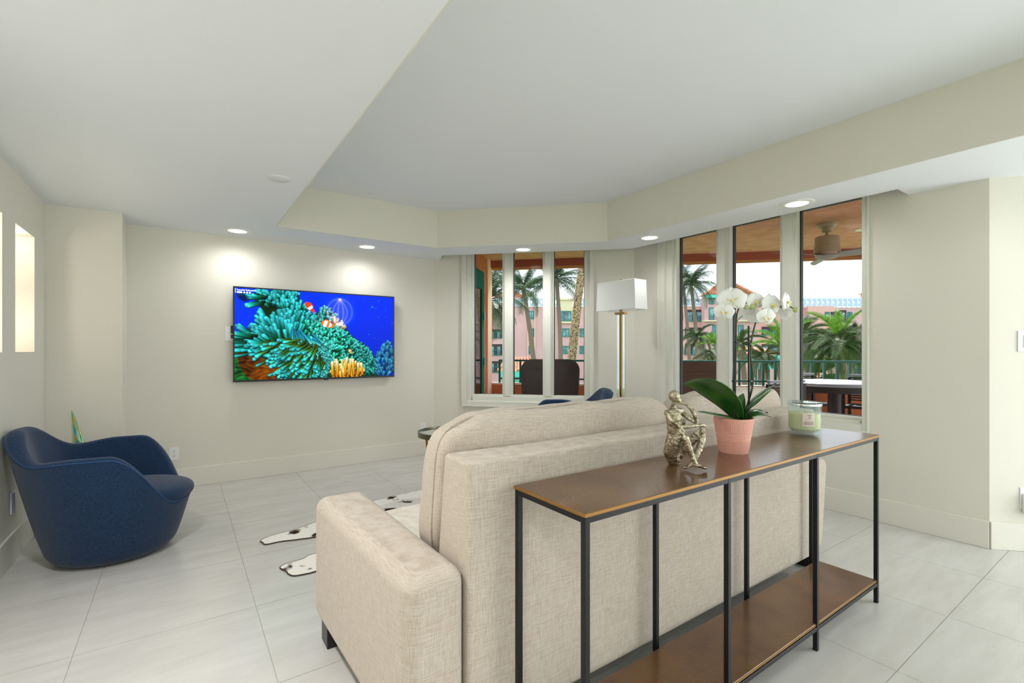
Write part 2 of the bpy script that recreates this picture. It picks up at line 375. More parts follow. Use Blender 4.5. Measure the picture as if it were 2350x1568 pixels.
# baseboards
BH, BT = .172, .014
def board(name, lab, fn):
    m_ = MB(); fn(m_); struct(m_.build(name, M['base'], bevel=.003), lab, 'baseboard')
board('baseboard_left', 'tall beige baseboard along the niche wall', lambda b: b.box(-.82, -3.5, 0, -.82 + BT, 4.85, BH))
board('baseboard_alcove', 'beige baseboard of the short wall return', lambda b: (b.box(-.82 + BT, 4.85 - BT, 0, -.38 + BT, 4.85, BH), b.box(-.38, 4.85, 0, -.38 + BT, 5.25, BH)))
board('baseboard_back', 'beige baseboard under the television', lambda b: b.box(-.38 + BT, 5.25 - BT, 0, 2.51, 5.25, BH))
def _w1(b): b.tf = W1; b.box(0, -BT, 0, L1, 0, BH)
board('baseboard_angled', 'beige baseboard under the narrower window', _w1)
def _w2(b): b.tf = W2; b.box(0, -BT, 0, 2.85, 0, BH)
board('baseboard_right', 'tall beige baseboard along the right wall', _w2)
def _w3(b): b.tf = W3; b.box(0, -BT, 0, 1.16, 0, BH)
board('baseboard_right', 'beige baseboard past the right wall corner', _w3)

# windows
def window(n, tf, lab, o0, o1, z0, z1, cw0, cw1, cwb, panes, gz0):
    root = thing('window_%d' % n, lab, 'window', tf(((o0 + o1) / 2, 0, z0)), kind='structure')
    c = MB(tf)
    c.box(o0 - cw0, -.018, z0 - cwb, o0, 0, z1); c.box(o1, -.018, z0 - cwb, o1 + cw1, 0, z1); c.box(o0, -.018, z0 - cwb, o1, 0, z0)
    c.build('casing', M['white'], root, bevel=.004)
    c = MB(tf)                                                       # raised outer lip of the casing
    c.box(o0 - cw0, -.028, z0 - cwb, o0 - cw0 + .014, -.018, z1); c.box(o1 + cw1 - .012, -.028, z0 - cwb, o1 + cw1, -.018, z1); c.box(o0 - cw0 + .014, -.028, z0 - cwb, o1 + cw1 - .012, -.018, z0 - cwb + .014)
    c.build('casing_lip', M['white'], root, bevel=.003)
    gz1 = z1 - .05
    f_ = MB(tf); a, b = panes[0][0], panes[-1][1]
    f_.box(o0, .02, z0, a - .022, .12, z1); f_.box(a - .022, .055, z0, a, .12, z1); f_.box(b, .055, z0, o1, .12, z1)
    f_.box(a, .02, z0, b, .12, gz0 - .022); f_.box(a, .055, gz0 - .022, b, .12, gz0); f_.box(a, .05, gz1, b, .12, z1)
    f_.build('window_frame', M['white'], root, bevel=.003)
    s_ = MB(tf); s_.box(o0, 0, z0 - .001, o1, .05, z0 + .006); s_.build('window_sill', M['white'], root, bevel=.002)
    for (p, q), (r, s2) in zip(panes[:-1], panes[1:]):
        m_ = MB(tf); w_ = r - q
        m_.box(q, .06, gz0 - .02, r, .12, gz1); m_.box(q + .018, .045, gz0 - .02, r - .018, .06, gz1); m_.box(q + .03, .035, gz0 - .012, r - .03, .045, gz1)
        m_.build('mullion', M['white'], root, bevel=.003)
    for p, q in panes:
        g = MB(tf); g.box(p - .004, .078, gz0 - .004, q + .004, .084, gz1 + .004)
        pn = g.build('pane', M['glass'], root)
        d = MB(tf); e = .007                                       # dark outside bead around the pane
        d.box(p - .02, .12, gz0 - .02, p + e, .16, gz1 + .02); d.box(q - e, .12, gz0 - .02, q + .02, .16, gz1 + .02); d.box(p + e, .12, gz1 - e * .6, q - e, .16, gz1 + .02); d.box(p + e, .12, gz0 - .02, q - e, .16, gz0 + .002)
        d.build('outer_bead', M['dark'], pn)
    return root
window(1, W1, 'narrower three-pane white window on the angled wall beside the television', A0, A1, AZ0, AZ1, .052, .045, .062, [(.472, .826), (.952, 1.309), (1.437, 1.79)], .716)
window(2, W2, 'wider three-pane white window on the right wall behind the orchid', B0, B1, BZ0, BZ1, .08, .045, .055, [(.505, .953), (1.089, 1.546), (1.683, 2.15)], .737)

# one lamp hidden in each niche head, plus an added low fill point
for a, b in ny:
    light('niche_light', 'POINT', (-.92, (a + b) / 2, NZ1 - .07), 1.2, (1, .93, .8), shadow_soft_size=.03)
    light('niche_light', 'POINT', (-.92, (a + b) / 2, NZ0 + .2), 1.1, (1, .93, .8), shadow_soft_size=.03)

# ------------------------------------------------------------------ recessed ceiling lights
def downlight(x, y, label, e):
    t = thing('recessed_light', label, 'ceiling light', (x, y, ZS), 'recessed lights in the lowered ceiling')
    MB().lathe([(.074, 0), (.076, -.006), (.104, -.007), (.114, -.003), (.114, 0)], 40, (x, y, ZS), cap=False).build('trim_ring', M['plate'], t, smooth=True)
    MB().lathe([(.0, -.0045), (.05, -.0045), (.0755, -.003)], 40, (x, y, ZS), cap=False).build('lens', M['lens'], t, smooth=True)
    light('ceiling_spot', 'SPOT', (x, y, ZS - .012), e, WARM, spot_size=math.radians(168), spot_blend=1, shadow_soft_size=.06).parent = None
for x, y, l in ((.422, 4.965, 'recessed light nearest the wall return, above the television\'s left edge'), (1.60, 4.955, 'recessed light above the right half of the television'),
                (3.02, 4.13, 'recessed light in front of the narrower window head'), (3.70, 3.0, 'recessed light near the floor lamp corner, before the wider window'),
                (3.73, 1.68, 'largest-looking recessed light, above the wider window\'s near pane')):
    downlight(x, y, l, {0.422: 18, 1.60: 18, 3.02: 55, 3.70: 18, 3.73: 12}[x])
cv = thing('ceiling_cover', 'round white blank cover plate on the lowered ceiling', 'ceiling cover', (.511, 3.30, ZS))
MB().lathe([(0, -.01), (.05, -.01), (.058, -.006), (.058, 0)], 32, (.511, 3.30, ZS), cap=False).build('disc', mat('grey_white_cover', (222, 223, 224), .6), cv, smooth=True)
MB().lathe([(.058, -.002), (.064, -.003), (.066, 0)], 32, (.511, 3.30, ZS), cap=False).build('rim', M['plate'], cv, smooth=True)

# ------------------------------------------------------------------ wall plates
def outlet(x, z, y, label):
    t = thing('wall_outlet', label, 'outlet', (x, y, z - .058))
    MB().box(x - .036, y - .006, z - .058, x + .036, y, z + .058).build('cover_plate', M['plate'], t, bevel=.003)
    for dz in (-.021, .021):
        r_ = MB().lathe([(.0175, 0), (.0175, .002)], 20); r_.v = [(x + a, y - .0062 - c, z + dz + b * .82) for a, b, c in r_.v]
        rc = r_.build('receptacle', M['plate'], t)
        s_ = MB(); s_.box(x - .008, y - .0092, z + dz - .001, x - .0055, y - .008, z + dz + .008); s_.box(x + .0055, y - .0092, z + dz - .001, x + .008, y - .008, z + dz + .008); s_.box(x - .002, y - .0092, z + dz - .011, x + .002, y - .008, z + dz - .006)
        s_.build('slot', M['black'], rc)
outlet(-.05, .315, 5.25, 'white duplex outlet low on the television wall beside the blue armchair')
outlet(2.36, .325, 5.25, 'white duplex outlet low near the angled corner, half behind the side table')
t = thing('media_plate', 'white wall plate with black plugs at the television\'s left edge', 'wall plate', (.40, 5.25, 1.33))
MB().box(.345, 5.243, 1.333, .45, 5.25, 1.472).build('cover_plate', M['plate'], t, bevel=.003)
MB().box(.388, 5.2065, 1.405, .43, 5.243, 1.478).build('plug', M['black'], t, bevel=.004)
MB().box(.388, 5.2065, 1.36, .43, 5.243, 1.392).build('plug', M['black'], t, bevel=.004)
t = thing('low_wall_plate', 'white plate low on the niche wall behind the blue armchair', 'wall plate', (-.82, 3.99, .28))
MB().box(-.82, 3.965, .285, -.812, 4.06, .41).build('cover_plate', M['plate'], t, bevel=.002)
MB().box(-.812, 3.955, .288, -.80, 3.968, .408).build('side_flange', mat('grey_plastic', (132, 140, 152), .5), t)
t = thing('light_switch', 'white rocker switch plate on the wall past the right corner', 'switch', W3((.20, 0, 1.24)))
m_ = MB(W3); m_.box(.148, -.007, 1.238, .262, 0, 1.368); m_.build('cover_plate', M['plate'], t, bevel=.003)
m_ = MB(W3); m_.box(.176, -.011, 1.262, .208, -.007, 1.342); m_.build('rocker', M['plate'], t, bevel=.002)
t = thing('plug_in_device', 'white plug-in adapter low on the wall past the right corner', 'plug-in', W3((.22, 0, .24)))
m_ = MB(W3); m_.box(.16, -.007, .26, .24, 0, .395); m_.build('cover_plate', M['plate'], t, bevel=.003)
m_ = MB(W3); m_.box(.165, -.05, .235, .235, -.007, .36); m_.build('adapter_body', M['plate'], t, bevel=.012, seg=3)

# ------------------------------------------------------------------ television
tv = thing('television', 'flat wall-mounted television showing a turquoise sea anemone and orange striped fish', 'television', (1.19, 5.20, .943))
X0, X1, Z0, Z1, YF = .404, 1.98, .943, 1.85, 5.17
MB().box(X0, YF + .004, Z0, X1, YF + .034, Z1).build('body', M['black'], tv, bevel=.003)
bz = MB(); bw = .012
bz.box(X0, YF, Z0, X0 + bw, YF + .004, Z1); bz.box(X1 - bw, YF, Z0, X1, YF + .004, Z1); bz.box(X0 + bw, YF, Z1 - bw, X1 - bw, YF + .004, Z1); bz.box(X0 + bw, YF, Z0, X1 - bw, YF + .004, Z0 + .018)
bz.build('bezel', M['black'], tv)
MB().box(1.22, YF - .004, Z0 - .008, 1.262, YF + .012, Z0 + .006).build('sensor', M['black'], tv, bevel=.002)
MB().box(.9, YF + .034, 1.2, 1.5, 5.25, 1.6).build('wall_mount', M['iron'], tv)

def paint_screen(Wp, Hp):
    rng = np.random.default_rng(3)
    yy, xx = np.mgrid[0:Hp, 0:Wp]; u = (xx + .5) / Wp; v = (yy + .5) / Hp; asp = Hp / Wp
    def c(*a): return np.array(a, float) / 255
    img = c(0, 64, 255)[None, None] * (1 - v[..., None] * .25) + c(0, 10, 40) * u[..., None] * 0
    img = img * (1 - .12 * u[..., None])
    def poly(pts):
        ins = np.zeros((Hp, Wp), bool); n = len(pts)
        for i in range(n):
            (x1, y1), (x2, y2) = pts[i], pts[(i + 1) % n]
            cnd = ((y1 > v) != (y2 > v)) & (u < (x2 - x1) * (v - y1) / (y2 - y1 + 1e-12) + x1); ins ^= cnd
        return ins
    reef = [(.09, .08), (.12, .02), (.30, 0), (.36, 0), (.37, .12), (.41, .2), (.46, .27), (.5, .2), (.53, .17), (.58, .22), (.62, .35), (.67, .42), (.70, .5), (.77, .58), (.80, .62), (.85, .72), (.87, .8), (.88, 1), (0, 1), (0, .5), (.05, .46), (.12, .38), (.145, .31), (.15, .22), (.12, .17)]
    m_ = poly(reef)
    img[m_] = c(16, 66, 48)
    dk = poly([(.14, .12), (.3, .1), (.38, .25), (.3, .32), (.14, .34)]); img[dk & m_] = c(28, 46, 22)
    br = poly([(.012, .68), (.05, .68), (.12, .72), (.2, .82), (.3, .93), (.3, 1), (.10, 1), (.06, .95), (.025, .84)])
    n1 = np.sin(u * 60 + 3 * np.sin(v * 40)) * np.sin(v * 55 + 2 * np.sin(u * 47))
    img[br] = (c(116, 66, 14)[None] * (.55 + .3 * n1[br][:, None] + 3.2 * np.clip(u[br] - .02, 0, .14)[:, None]))
    gl = poly([(.0, .66), (.04, .67), (.026, .8), (.05, .9), (.1, 1), (0, 1)]); img[gl & ~br] = c(40, 110, 50)[None] * (.8 + .4 * n1[gl & ~br][:, None])
    def capsule(x, y, ang, L, wd, base, mid, tip):
        # drawn in units of screen width; y down
        dx, dy = math.cos(ang), math.sin(ang); ex, ey = x + dx * L, y * asp + dy * L; sx, sy = x, y * asp
        i0 = max(0, int((min(sx, ex) - wd * 1.3) * Wp)); i1 = min(Wp, int((max(sx, ex) + wd * 1.3) * Wp) + 2)
        j0 = max(0, int((min(sy, ey) - wd * 1.3) * Wp)); j1 = min(Hp, int((max(sy, ey) + wd * 1.3) * Wp) + 2)
        if i1 <= i0 or j1 <= j0: return
        X = u[j0:j1, i0:i1]; Y = v[j0:j1, i0:i1] * asp
        q = ((X - sx) * dx + (Y - sy) * dy); tt = np.clip(q / L, 0, 1)
        nx, ny_ = (X - sx - tt * L * dx), (Y - sy - tt * L * dy); d = np.hypot(nx, ny_)
        rad = wd * (.72 + .36 * tt ** 3)
        a = np.clip((rad - d) * Wp * .9 + .5, 0, 1)
        t3 = tt[..., None]
        col = np.where(t3 < .55, base + (mid - base) * (t3 / .55), mid + (tip - mid) * ((t3 - .55) / .45))
        sh = 1.0 + .5 * np.clip(-(nx * .35 + ny_) / (rad + 1e-9), -1, 1) * .8 - .55 * (d / (rad + 1e-9)) ** 2
        col = np.clip(col * sh[..., None], 0, 1)
        img[j0:j1, i0:i1] = img[j0:j1, i0:i1] * (1 - a[..., None]) + col * a[..., None]
    cy, gr, dg, bn = c(84, 226, 232), c(14, 122, 100), c(4, 40, 26), c(58, 56, 12)
    def field(pts, n, center, L, wd, base, mid, tip, jit=.35, order='y', bend=0):
        ps = []; (xa, ya), (xb, yb) = np.min(pts, 0), np.max(pts, 0); pm = poly(pts)
        while len(ps) < n:
            x, y = rng.uniform(xa, xb), rng.uniform(ya, yb)
            j, i = min(Hp - 1, int(y * Hp)), min(Wp - 1, int(x * Wp))
            if pm[max(j, 0), max(i, 0)]: ps.append((x, y))
        ps.sort(key=lambda p: p[1] if order == 'y' else -math.hypot(p[0] - center[0], (p[1] - center[1]) * asp))
        for x, y in ps:
            a = math.atan2((y - center[1]) * asp, x - center[0]) + rng.normal(0, jit) + bend
            k = rng.uniform(.75, 1.25); b = rng.uniform(.75, 1.12)
            capsule(x - math.cos(a) * L * k * .6, y - math.sin(a) * L * k * .6 / asp, a, L * k, wd * rng.uniform(.8, 1.2), base * b, mid * b, np.clip(tip * b, 0, 1))
    field([(.12, .03), (.34, .0), (.36, .1), (.32, .2), (.16, .2)], 55, (.25, .4), .06, .012, dg, gr, cy * .9, .5)
    field([(.06, .06), (.14, .04), (.15, .2), (.08, .2)], 10, (.25, .1), .08, .012, dg, gr, cy, .15)
    field([(.3, .1), (.4, .16), (.48, .3), (.4, .42), (.25, .34)], 90, (.28, .55), .045, .0095, dg, gr, cy, .5)
    field([(.46, .24), (.53, .16), (.6, .26), (.66, .42), (.55, .5), (.45, .4)], 120, (.45, .7), .03, .007, c(20, 80, 80), c(30, 140, 140), c(110, 200, 200), .5)
    field([(.56, .25), (.62, .34), (.66, .42), (.6, .44)], 22, (.5, .7), .03, .007, c(90, 90, 60), c(160, 150, 110), c(220, 205, 170), .5)
    field([(.05, .45), (.15, .32), (.34, .28), (.42, .36), (.4, .5), (.3, .56), (.1, .6)], 95, (.3, .72), .13, .0125, bn, gr, cy * .95, .12, 'r')
    field([(.0, .48), (.1, .52), (.16, .6), (.14, .74), (0, .74)], 20, (.3, .62), .12, .0125, dg, gr, cy * .95, .1, 'r')
    field([(.4, .35), (.6, .4), (.84, .72), (.87, .98), (.6, .98), (.44, .6)], 300, (.35, .98), .036, .0075, c(4, 84, 40), c(20, 150, 90), c(90, 224, 196), .45)
    field([(.4, .35), (.6, .4), (.84, .72), (.87, .98), (.6, .98), (.44, .6)], 320, (.35, .98), .034, .0078, c(2, 60, 36), c(24, 160, 130), c(104, 234, 220), .45)
    field([(.3, .5), (.5, .55), (.58, .8), (.5, .98), (.38, .7)], 110, (.32, .35), .1, .009, c(40, 150, 190), c(60, 180, 190), c(110, 222, 210), .15, 'r')
    field([(.14, .6), (.3, .55), (.44, .68), (.54, .94), (.42, .99), (.24, .97), (.12, .76)], 120, (.56, .42), .085, .011, c(60, 80, 20), c(70, 120, 50), cy, .2, 'r')
    field([(.7, .55), (.78, .6), (.87, .8), (.88, .98), (.76, .95), (.72, .7)], 160, (.6, .95), .026, .007, c(6, 70, 66), c(20, 120, 110), c(90, 200, 190), .5)
    field([(.87, .8), (.9, .66), (.97, .58), (1, .58), (1, 1), (.88, 1)], 80, (.93, 1.3), .05, .011, c(0, 48, 110), c(10, 84, 140), c(70, 150, 190), .3)
    field([(.55, .87), (.62, .82), (.7, .84), (.78, .84), (.78, .96), (.7, 1), (.57, 1)], 46, (.67, 1.5), .055, .0115, c(214, 130, 14), c(240, 176, 40), c(255, 232, 160), .22)
    for i, (px, L) in enumerate(((.655, .11), (.685, .1), (.715, .1), (.61, .085), (.575, .08), (.745, .07), (.775, .07))):
        capsule(px, .97, -PI / 2 + rng.normal(0, .12), L, .012, c(224, 140, 20), c(246, 184, 50), c(255, 240, 200))
    def fish(cx, cy_, a, L, hh, body, stripes):
        X = (u - cx) * math.cos(a) + (v - cy_) * asp * math.sin(a); Y = -(u - cx) * math.sin(a) + (v - cy_) * asp * math.cos(a)
        ins = (X / L) ** 2 + (Y / hh) ** 2 < 1; tail = (np.abs(X - L * 1.1) < L * .28) & (np.abs(Y) < hh * .6); top = (np.abs(X) < L * .5) & (Y < -hh * .5) & (Y > -hh * 1.25)
        img[ins | tail | top] = body
        for s0, s1 in stripes:
            st = ins & (X > L * s0) & (X < L * s1); img[st] = c(244, 236, 236)
    fish(.535, .365, .3, .036, .022, c(250, 124, 10), ((-.55, .1), (.5, .95)))
    fish(.425, .165, .9, .034, .018, c(226, 74, 14), ((.1, .65),))
    fish(.69, .685, .9, .017, .008, c(244, 160, 30), ((-.4, .0),))
    # glowing lamp-like bubble of light
    X = (u - .622) / .082; Y = (v - .215) / .155
    R = np.hypot(X, Y); g = np.exp(-np.abs(R - 1) * 9) * .38 + np.clip(1.1 - R, 0, 1) * .16
    for k_ in (-.55, -.15, .28, .6):
        g += np.exp(-np.abs(X - k_ * np.sin((Y + 1) * 1.5)) * 14) * .42 * (R < 1.05)
    img += g[..., None] * c(255, 150, 200)
    for (px, py, r_) in ((.845, .135, .012), (.87, .15, .006), (.89, .06, .007), (.83, .16, .004), (.945, .15, .005), (.94, .18, .004), (.89, .26, .006), (.82, .48, .006), (.86, .52, .005), (.99, .33, .006), (.92, .37, .004), (.96, .62, .008), (.79, .06, .003), (.94, .25, .004), (.97, .24, .003), (.36, .03, .012)):
        d = np.hypot(u - px, (v - py) * asp * 1.6); a = np.clip(1.2 - d / r_, 0, 1)[..., None] * .7
        img[:] = img * (1 - a) + c(110, 190, 255) * a
    d = np.hypot((u - .045) / .034, (v - .1 - .6 * (u - .045)) / .05); a = np.clip(1.6 - 1.3 * d, 0, .85)[..., None]; img[:] = img * (1 - a) + c(6, 22, 60) * a
    lum = img @ np.array([.3, .59, .11]); img = lum[..., None] + (img - lum[..., None]) * 1.15
    img = (img - .45) * 1.08 + .45
    return np.clip(img, 0, 1)
SW, SH = 560, 320
im = paint_screen(SW, SH)
xs = np.linspace(X0 + bw, X1 - bw, SW); zs_ = np.linspace(Z1 - bw, Z0 + .018, SH)
gx, gz = np.meshgrid(xs, zs_); vv = np.stack([gx - 1.19, np.full_like(gx, YF + .002 - 5.20), gz - .943], -1).reshape(-1, 3)
me = bpy.data.meshes.new('screen'); idx = np.arange(SW * SH).reshape(SH, SW)
qf = np.stack([idx[:-1, :-1], idx[1:, :-1], idx[1:, 1:], idx[:-1, 1:]], -1).reshape(-1, 4)
me.vertices.add(SW * SH); me.vertices.foreach_set('co', vv.ravel().astype(np.float32))
me.loops.add(qf.size); me.loops.foreach_set('vertex_index', qf.ravel().astype(np.int32))
me.polygons.add(len(qf)); me.polygons.foreach_set('loop_start', (np.arange(len(qf)) * 4).astype(np.int32))
me.update(); me.validate()
ca = me.color_attributes.new('picture', 'FLOAT_COLOR', 'POINT')
ln = np.where(im <= .04045, im / 12.92, ((im + .055) / 1.055) ** 2.4)
ca.data.foreach_set('color', np.concatenate([ln, np.ones((SH, SW, 1))], -1).ravel().astype(np.float32))
sm = bpy.data.materials.new('screen_picture'); sm.use_nodes = True; t = sm.node_tree; p = t.nodes['Principled BSDF']
p.inputs['Base Color'].default_value = (.004, .004, .004, 1); p.inputs['Roughness'].default_value = .3; p.inputs['Specular IOR Level'].default_value = .05
at_ = t.nodes.new('ShaderNodeVertexColor'); at_.layer_name = 'picture'
t.links.new(at_.outputs[0], p.inputs['Emission Color']); p.inputs['Emission Strength'].default_value = .75
me.materials.append(sm)
so = bpy.data.objects.new('screen', me); C.objects.link(so); so.parent = tv
M['glow'] = mat('screen_lettering', (240, 246, 255), .5, emit=.95)
def text(body, size, loc, parent, m_, rot=(PI / 2, 0, 0), name='caption', align='LEFT', ext=.0004):
    cu = bpy.data.curves.new(name, 'FONT'); cu.body = body; cu.size = size; cu.extrude = ext; cu.align_x = align; cu.materials.append(m_)
    tmp = bpy.data.objects.new('lettering', cu); C.objects.link(tmp)
    me_ = bpy.data.meshes.new_from_object(tmp.evaluated_get(bpy.context.evaluated_depsgraph_get()))
    bpy.data.objects.remove(tmp); bpy.data.curves.remove(cu)
    o = bpy.data.objects.new(name, me_); C.objects.link(o); o.parent = parent; o.location = loc; o.rotation_euler = rot
    return o
rel = lambda x, y, z: (x - 1.19, y - 5.20, z - .943)
text('Peaceful Relaxation', .021, rel(.432, YF + .0012, 1.812), tv, M['glow'])
bd = MB(); bd.box(.433, YF + .0006, 1.789, .478, YF + .0016, 1.803); bd.box(.420, YF + .0006, 1.788, .423, YF + .0016, 1.832)
bd.build('caption_badge', M['glow'], tv)
for q in (.496, .519, .543):
    r_ = MB().lathe([(.008, 0), (.008, .001)], 16); r_.v = [(q + a, YF + .0016 - c, 1.796 + b) for a, b, c in r_.v]; r_.build('caption_icon', M['glow'], tv)

# ------------------------------------------------------------------ sofa
sofa = thing('sofa', 'long cream linen sofa seen from behind, with loose back cushions', 'sofa', (1.83, 1.8, 0))
def block(name, x0, y0, z0, x1, y1, z1, mt, bev, fn=None, parent=sofa, n=(14, 8, 8)):
    mb = MB(); nx, ny_, nz_ = n
    def P(a, b, c): return (x0 + (x1 - x0) * a, y0 + (y1 - y0) * b, z0 + (z1 - z0) * c)
    mb.box(x0, y0, z0, x1, y1, z1)
    if fn: mb.v = [fn(*q) for q in mb.v]
    return mb.build(name, mt, parent, bevel=bev, seg=5)
SY = 1.236
def backfn(x, y, z): return (x, y + (0 if y < 1.3 else -.055 * (z - .5) / .4), z)
block('backrest', .703, SY, .085, 2.955, 1.455, .913, M['linen'], .014, backfn)
def armfn_l(x, y, z): return (x - (.03 * (y - SY) if x < .6 else 0), y, z)
block('armrest', .508, SY, .085, .70, 2.215, .607, M['linen'], .05, armfn_l)
def armfn_r(x, y, z): return (x - (.07 if (z < .3 and x > 3) else 0), y, z)
block('armrest', 2.958, SY, .085, 3.15, 2.215, .615, M['linen'], .05, armfn_r)
block('seat_base', .70, 1.44, .085, 2.958, 2.17, .30, M['linen'], .02)
def soft(name, c, h, e, mt, parent, fn=None, nu=72, nv=40):
    """pillow-like box: a cube-sphere pushed towards a box, then shaped by fn"""
    mb = MB(); N = 26
    def face(ax, sg):
        def f(a, b):
            q = [0, 0, 0]; q[ax] = sg; q[(ax + 1) % 3] = (a * 2 - 1) * sg; q[(ax + 2) % 3] = b * 2 - 1
            s = sum(abs(t_) ** e for t_ in q) ** (1 / e)
            p_ = Vector((c[0] + h[0] * q[0] / s, c[1] + h[1] * q[1] / s, c[2] + h[2] * q[2] / s))
            return fn(p_, [q[0] / s, q[1] / s, q[2] / s]) if fn else p_
        return f
    for ax in range(3):
        for sg in (1, -1): mb.grid(face(ax, sg), N, N)
    o = mb.build(name, mt, parent, smooth=True, ang=180)
    md = o.modifiers.new('weld', 'WELD'); md.merge_threshold = .0008
    md = o.modifiers.new('sub', 'SUBSURF'); md.levels = 1; md.render_levels = 1
    return o
soft('seat_cushion', (1.265, 1.86, .385), (.565, .41, .095), 9, M['linenw'], sofa)
soft('seat_cushion', (2.395, 1.86, .385), (.562, .41, .095), 9, M['linenw'], sofa)
def cushfn(seed):
    def f(p, q):
        z = q[2]
        y = p.y - .07 * (z + 1) * .5                                # leans back, thinner at the top
        if q[1] > 0: y -= .05 * max(z, -.2) * q[1]
        # gathered wrinkles along the top edge
        wv = noise.noise(Vector((p.x * 9 + seed, z * 1.5, seed))) * .010 + math.sin(p.x * 46 + 3 * noise.noise(Vector((p.x * 3, seed, 0)))) * .004
        k = max(0, z - .45) / .55
        nz_ = p.z + wv * k * 1.1 + .006 * noise.noise(Vector((p.x * 4, p.y * 4, seed)))
        return Vector((p.x, y + .02 * noise.noise(Vector((p.x * 3.5, p.z * 5, seed + 4))) * (1 if q[1] < 0 else .6), nz_))
    return f
CUSH = [(1.327, .622), (2.468, .512)]
for i, (cx, hx) in enumerate(CUSH):
    cu = soft('back_cushion', (cx, 1.565, .745), (hx, .115, .285), 5.5, M['linen'], sofa, cushfn(i * 7.3))
    tb = MB(); pts = []
    for k in range(60):
        a = 2 * PI * k / 60; ex = 2 / 5.5
        sg = lambda q: math.copysign(abs(q) ** ex, q)
        xx_, zz_ = sg(math.cos(a)), sg(math.sin(a))
        pts.append((cx + (hx + .001) * xx_, 1.485 - .07 * (zz_ + 1) * .5 + .035, .745 + .286 * zz_))
    tb.tube(pts, .0035, 6, closed=True); tb.build('piping', M['linen'], cu, smooth=True)
for x, y in ((.53, 2.10), (3.03, 2.10), (.56, 1.28), (2.98, 1.28)):
    MB().box(x - .03, y - .035, 0, x + .045, y + .06, .09).build('leg', M['black'], sofa, bevel=.003)

# ------------------------------------------------------------------ console table
con = thing('console_table', 'narrow bronze-topped console table with black iron frame behind the sofa', 'console table', (1.84, 1.06, 0))
CX0, CX1, CY0, CY1, CZ = .852, 2.832, .895, 1.206, .83
MB().box(CX0 - .004, CY0 - .004, CZ - .013, CX1 + .004, CY1 + .002, CZ).build('tabletop', M['bronze'], con, bevel=.003)
e_ = MB(); e_.box(CX0 - .0055, CY0 - .0055, CZ - .009, CX1 + .0055, CY0 - .004, CZ - .001); e_.box(CX0 - .0055, CY0 - .004, CZ - .009, CX0 - .004, CY1, CZ - .001); e_.box(CX1 + .004, CY0 - .004, CZ - .009, CX1 + .0055, CY1, CZ - .001)
tag(e_.build('edge_band', M['gold'], con), 'worn golden edge')
sq = .016
rl = MB()
for z, yb in ((CZ - .013 - sq, CY1), (.1 - sq, 1.17)):
    rl.box(CX0, CY0, z, CX1, CY0 + sq, z + sq); rl.box(CX0, yb - sq, z, CX1, yb, z + sq); rl.box(CX0, CY0, z, CX0 + sq, CY1, z + sq); rl.box(CX1 - sq, CY0, z, CX1, CY1, z + sq)
rl.build('frame_rails', M['iron'], con, bevel=.002)
for y in (CY0, CY1 - sq):
    for i in range(4):
        x = CX0 + (CX1 - CX0 - sq) * i / 3
        MB().box(x - .001, y - .001, 0, x + sq + .001, y + sq + .001, CZ - .014).build('leg', M['iron'], con, bevel=.002)
MB().box(CX0 + .012, CY0 + .004, .1, CX1 - .012, 1.168, .114).build('lower_shelf', M['bronze'], con, bevel=.003)
MB().box(CX0 + .012, CY0 + .0025, .105, CX1 - .012, CY0 + .004, .112).build('edge_band', M['gold'], con)

# ------------------------------------------------------------------ statuette: one continuous cast figure
st = thing('statuette', 'silvery champagne metal statuette of a seated pensive figure on the console', 'statuette', atz(1570, 1074, CZ))
T0 = 1.715
def sp(u, v, d=0): return at(u, v, T0 + d) + Vector((0, 0, .005))
mb = MB()
def limb(pts, n=10):
    mb.tube([sp(*q[:3]) for q in pts], [q[3] for q in pts], n)
    for q in (pts[0], pts[-1]): mb.ell(sp(*q[:3]), (q[3],) * 3, 12, 8)
limb([(1546, 1056, .025, .026), (1541, 1040, .02, .030), (1543, 1018, .02, .025), (1546, 998, .015, .0225), (1548, 978, .01, .027), (1547, 962, .01, .029), (1545, 950, .01, .024), (1545.5, 943, .01, .014)], 14)   # trunk
limb([(1531, 951, .0, .0115), (1546, 947, .01, .016), (1562, 946, .025, .0115)])                                                # shoulders
limb([(1545.5, 946, .01, .0095), (1546, 934, .008, .0085), (1548, 926, .004, .0095)])                                          # neck
mb.ell(sp(1548, 912.5, 0), (.0195, .0205, .022), 18, 14)                                                                         # head
mb.ell(sp(1557, 921, -.006), (.010, .010, .009), 12, 8)                                                                          # jaw
mb.ell(sp(1558.5, 914, -.008), (.0045, .0045, .006), 8, 6)                                                                       # nose
mb.ell(sp(1567, 973, -.004), (.011, .011, .011), 12, 8); mb.ell(sp(1557, 975, -.02), (.010, .010, .011), 12, 8)                  # chest
limb([(1531, 951, 0, .0105), (1542, 968, -.025, .0095), (1562, 984, -.04, .0088), (1590, 981, -.045, .0075), (1610, 979, -.04, .0062), (1617, 981, -.036, .006)])      # near arm laid on the knee
limb([(1562, 948, .025, .0105), (1580, 962, .01, .009), (1600, 975, -.015, .0088), (1596, 960, -.02, .0082), (1588, 944, -.018, .0075), (1577, 932, -.014, .0068), (1566, 928, -.01, .006), (1559, 927, -.008, .006)])  # far arm to the chin
limb([(1541, 1040, .0, .026), (1552, 1016, -.03, .021), (1566, 992, -.052, .0145), (1573, 1008, -.06, .0125), (1583, 1036, -.062, .0115), (1592, 1060, -.06, .009), (1597, 1069, -.06, .0088)])   # near leg
limb([(1594, 1070, -.06, .008), (1606, 1073, -.068, .0072), (1619, 1077.5, -.075, .0056)])                                       # near foot
